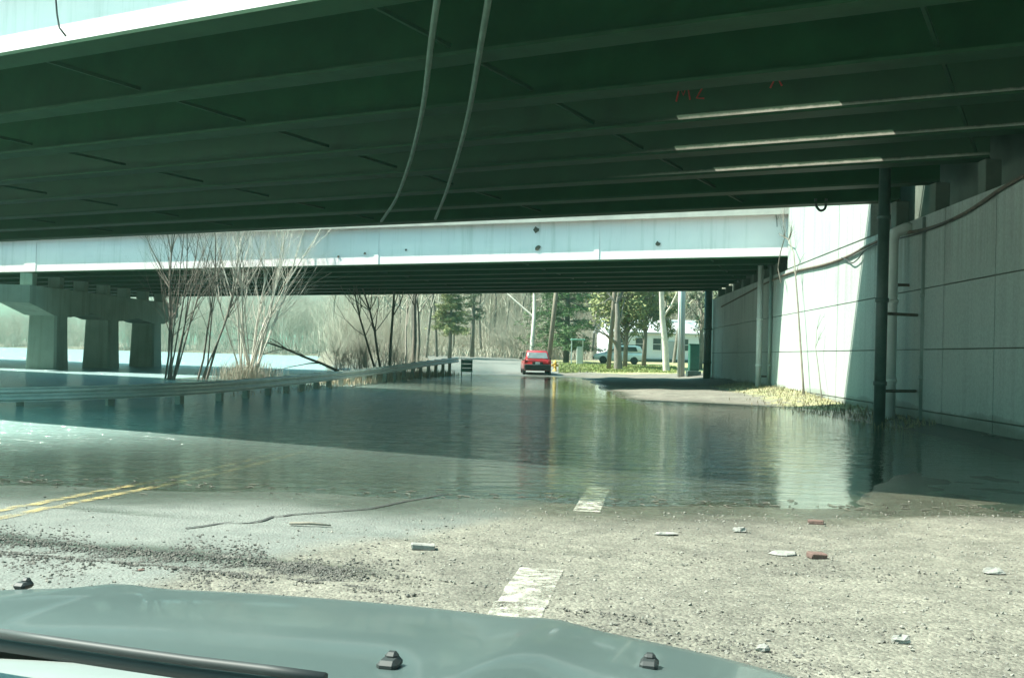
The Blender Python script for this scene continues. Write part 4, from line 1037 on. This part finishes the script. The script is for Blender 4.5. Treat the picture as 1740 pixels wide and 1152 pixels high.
def suv(label, loc, rz, paint):
    t = thing('parked_car' if paint != 'red_paint' else 'car', label, 'car', loc, rz)
    L = 4.4; mb = MB()     # rear at y=0, nose at +L
    rings = [ring_at(.0, .84, .42, .92, .76, .98), ring_at(.05, .90, .36, .98, .80, 1.06), ring_at(.18, .93, .30, 1.0, .80, 1.10)]
    rings = [ring_at(.0, .85, .40, .86, .80, .99), ring_at(.06, .91, .33, .90, .82, 1.05), ring_at(.2, .93, .30, .93, .84, 1.07),
             ring_at(1.0, .945, .28, .94, .86, 1.06), ring_at(3.0, .94, .28, .93, .84, 1.04), ring_at(3.7, .92, .3, .86, .78, .96), ring_at(4.2, .86, .34, .78, .70, .86), ring_at(4.4, .74, .40, .68, .60, .76)]
    mb.loft(rings); body = mb.build('body', M[paint], t, True)
    mb = MB()              # cabin pillars and roof
    def cr(y, hb, zb, ht, zt): return [Vector((hb, y, zb)), Vector((ht, y, zt - .08)), Vector((ht * .93, y, zt)), Vector((-ht * .93, y, zt)), Vector((-ht, y, zt - .08)), Vector((-hb, y, zb))]
    mb.loft([cr(.12, .80, 1.02, .79, 1.1), cr(.34, .83, 1.02, .68, 1.56), cr(.6, .84, 1.02, .68, 1.62), cr(1.8, .85, 1.02, .68, 1.65), cr(2.6, .84, 1.02, .66, 1.58), cr(3.35, .80, 1.0, .76, 1.05)])
    mb.build('cabin', M[paint], t, True)
    def pane(pts, nm='window', m_='glass', off=(0, 0, 0), parent=t):
        n = (Vector(pts[1]) - Vector(pts[0])).cross(Vector(pts[2]) - Vector(pts[0])).normalized(); mb = MB()
        c = sum((Vector(p) for p in pts), Vector()) / len(pts)
        mb.loft([[Vector(p) + n * .03 for p in pts], [Vector(p) - n * .03 for p in pts]]); return mb.build(nm, M[m_], parent)
    pane([(-.68, .13, 1.11), (.68, .13, 1.11), (.58, .30, 1.50), (-.58, .30, 1.50)], 'rear_window', 'sky_glass')
    pane([(-.66, 3.24, 1.10), (.66, 3.24, 1.10), (.56, 2.68, 1.52), (-.56, 2.68, 1.52)], 'windscreen')
    for s_ in (-1, 1):
        pane([(s_ * .80, .55, 1.12), (s_ * .81, 1.65, 1.12), (s_ * .715, 1.65, 1.5), (s_ * .71, .7, 1.5)])
        pane([(s_ * .81, 1.75, 1.12), (s_ * .79, 2.95, 1.12), (s_ * .70, 2.5, 1.48), (s_ * .715, 1.75, 1.5)])
        mb = MB(); mb.box((s_ * .78, .015, .90), (.2, .08, .22), None, .02); mb.build('tail_light', M['tail'], t)
        mb = MB(); mb.box((s_ * .62, 4.33, .66), (.26, .1, .13), None, .02); mb.build('headlight', M['chrome'], t)
        mb = MB(); mb.box((s_ * 1.0, 2.8, 1.1), (.18, .1, .13), None, .03); mb.build('mirror', M['black_plastic'], t)
        for y in (.85, 3.55): wheel(None, t, s_ * .84, y, .34, s_)
        mb = MB(); mb.tube([(s_ * .55, .7, 1.64), (s_ * .55, .72, 1.70), (s_ * .55, 2.2, 1.70), (s_ * .55, 2.22, 1.63)], .02, 6); mb.build('roof_rail', M['black_plastic'], t)
    mb = MB(); mb.box((0, -.04, .53), (1.76, .2, .40), None, .05); mb.build('rear_bumper', M['black_plastic'], t)
    mb = MB(); mb.box((0, 4.42, .48), (1.5, .14, .24), None, .04); mb.build('front_bumper', M['black_plastic'], t)
    mb = MB(); mb.box((0, -.02, .80), (.7, .05, .14), None, .01); mb.build('licence_recess', M['black_plastic'], t)
    mb = MB(); mb.box((0, -.05, .80), (.31, .015, .15), None, .004); mb.build('licence_plate', M['white_paint'], t)
    mb = MB(); mb.tube([(-.02, .0, 1.08), (.3, .02, 1.13)], .012, 5); mb.build('rear_wiper', M['black_plastic'], t)
    return t
c = at(913, 636, 67.8); z = zf(c.x, c.y); suv('red hatchback car driving away on the wet road', (c.x, c.y, z - .01), R(2), 'red_paint')
c = at(1012, 610, 90); z = zf(c.x, c.y); suv('white parked car partly hidden behind the leaning pole', (c.x + 4.3, c.y + .4, z), R(82), 'white_paint')

# ------------------------------------------------------------------ the car we sit in: hood, cowl and wiper
cr_ = thing('car', 'grey car hood and wipers across the bottom of the photo', 'car', (-.72, 0, .12), R(-12))
def hz(u, v):      # hood height above ground
    return .90 - .14 * (max(v - 1.15, 0) / 1.15) ** 1.5 - .05 * abs(u / .86) ** 2.4 + .018 * math.exp(-((abs(u) - .42) / .06) ** 2) * (1 - (v - 1.1) / 1.6)
def vmax(u): return 2.0 - .18 * abs(u / .86) ** 2.6
mb = MB(); rings = []; NU = 48
for j in range(22):
    f = j / 21; row = []
    for i in range(NU + 1):
        u = -.86 + 1.72 * i / NU; v0_ = 1.30 - .3 * u * u; v = v0_ + (vmax(u) - v0_) * f; z = hz(u, v)
        if f > .9: z -= .09 * ((f - .9) / .1) ** 2
        row.append(Vector((u, v, z - 0)))
    rings.append(row)
rings.append([p + Vector((0, .03, -.16)) for p in rings[-1]])
mb.loft(rings, closed=False); mb.build('hood', M['silver'], cr_, True)
for s_ in (-1, 1):
    mb = MB(); rr = []
    for f in np.linspace(0, 1, 12):
        v = .5 + (1.76 - .5) * f; z = hz(.86, max(v, 1.12)); rr.append([Vector((s_ * .872, v, z - .012)), Vector((s_ * .93, v, z - .05)), Vector((s_ * .97, v, z - .16)), Vector((s_ * .98, v, .55)), Vector((s_ * .95, v, .3))])
    mb.loft(rr, closed=False); mb.build('fender', M['silver'], cr_, True)
    wheel(None, cr_, s_ * .86, 1.25, .31, s_)
mb = MB(); mb.box((0, 1.98, .46), (1.8, .2, .40), None, .07); mb.build('front_bumper', M['silver'], cr_)
mb = MB(); ci = lambda a, b, z: Vector((a, b - .3 * a * a, z)); rr = []
for i in range(NU + 1):
    u = -.86 + 1.72 * i / NU
    zd = -.05 * abs(u / .86) ** 2.4; rr.append([ci(u, .70, .80 + zd), ci(u, .74, .885 + zd), ci(u, .95, .893 + zd), ci(u, 1.22, .889 + zd), ci(u, 1.30, .88 + zd), ci(u, 1.34, .84 + zd)])
mb.loft(rr); mb.build('cowl', M['cowl'], cr_, True)
inv = (Matrix.Translation((-.72, 0, .12)) @ Matrix.Rotation(R(-12), 4, 'Z')).inverted()
def on_car(px, py, z):
    d = ray(px, py); return inv @ (CAM + d * ((z - 1.4) / d.z))
pts = [on_car(px, py, z) for px, py, z in ((-160, 1066, 1.05), (-20, 1090, 1.05), (100, 1108, 1.05), (220, 1126, 1.05), (330, 1142, 1.05), (460, 1158, 1.05), (560, 1172, 1.05))]
mb = MB(); mb.tube(pts, .009, 8); wp = mb.build('wiper_blade', M['black_plastic'], cr_, True)
mb = MB(); mb.tube([p + Vector((0, -.012, .016)) for p in pts[1:]], .006, 6); mb.build('wiper_arm', M['black_plastic'], wp, True)
for (px, py) in ((1103, 1132), (662, 1132), (40, 996)):
    z = 1.0
    for _ in range(12):
        q = on_car(px, py, z); z = .12 + hz(q.x, q.y)
    mb = MB(); mb.box((q.x, q.y, z - .116), (.026, .036, .014), None, .005); mb.box((q.x, q.y + .008, z - .108), (.016, .016, .010), None, .004); mb.build('washer_nozzle', M['black_plastic'], cr_)
# ------------------------------------------------------------------ thin haze added for the milky veil of the windscreen
m, t = newmat('veil_haze'); pv = N(t, 'ShaderNodeVolumePrincipled'); pv.inputs['Color'].default_value = (.48, .98, .74, 1)
pv.inputs['Density'].default_value = .0006; pv.inputs['Anisotropy'].default_value = .2
o = N(t, 'ShaderNodeOutputMaterial'); t.links.new(pv.outputs[0], o.inputs['Volume'])
mb = MB(); mb.box((0, 390, 9.3), (1500, 1120, 25)); o = mb.build('veil_haze', m); o['kind'] = 'stuff'; o['label'] = 'thin added haze volume imitating the milky veil of a windscreen'; o['category'] = 'veil_haze'
print('script done', len(bpy.data.objects))
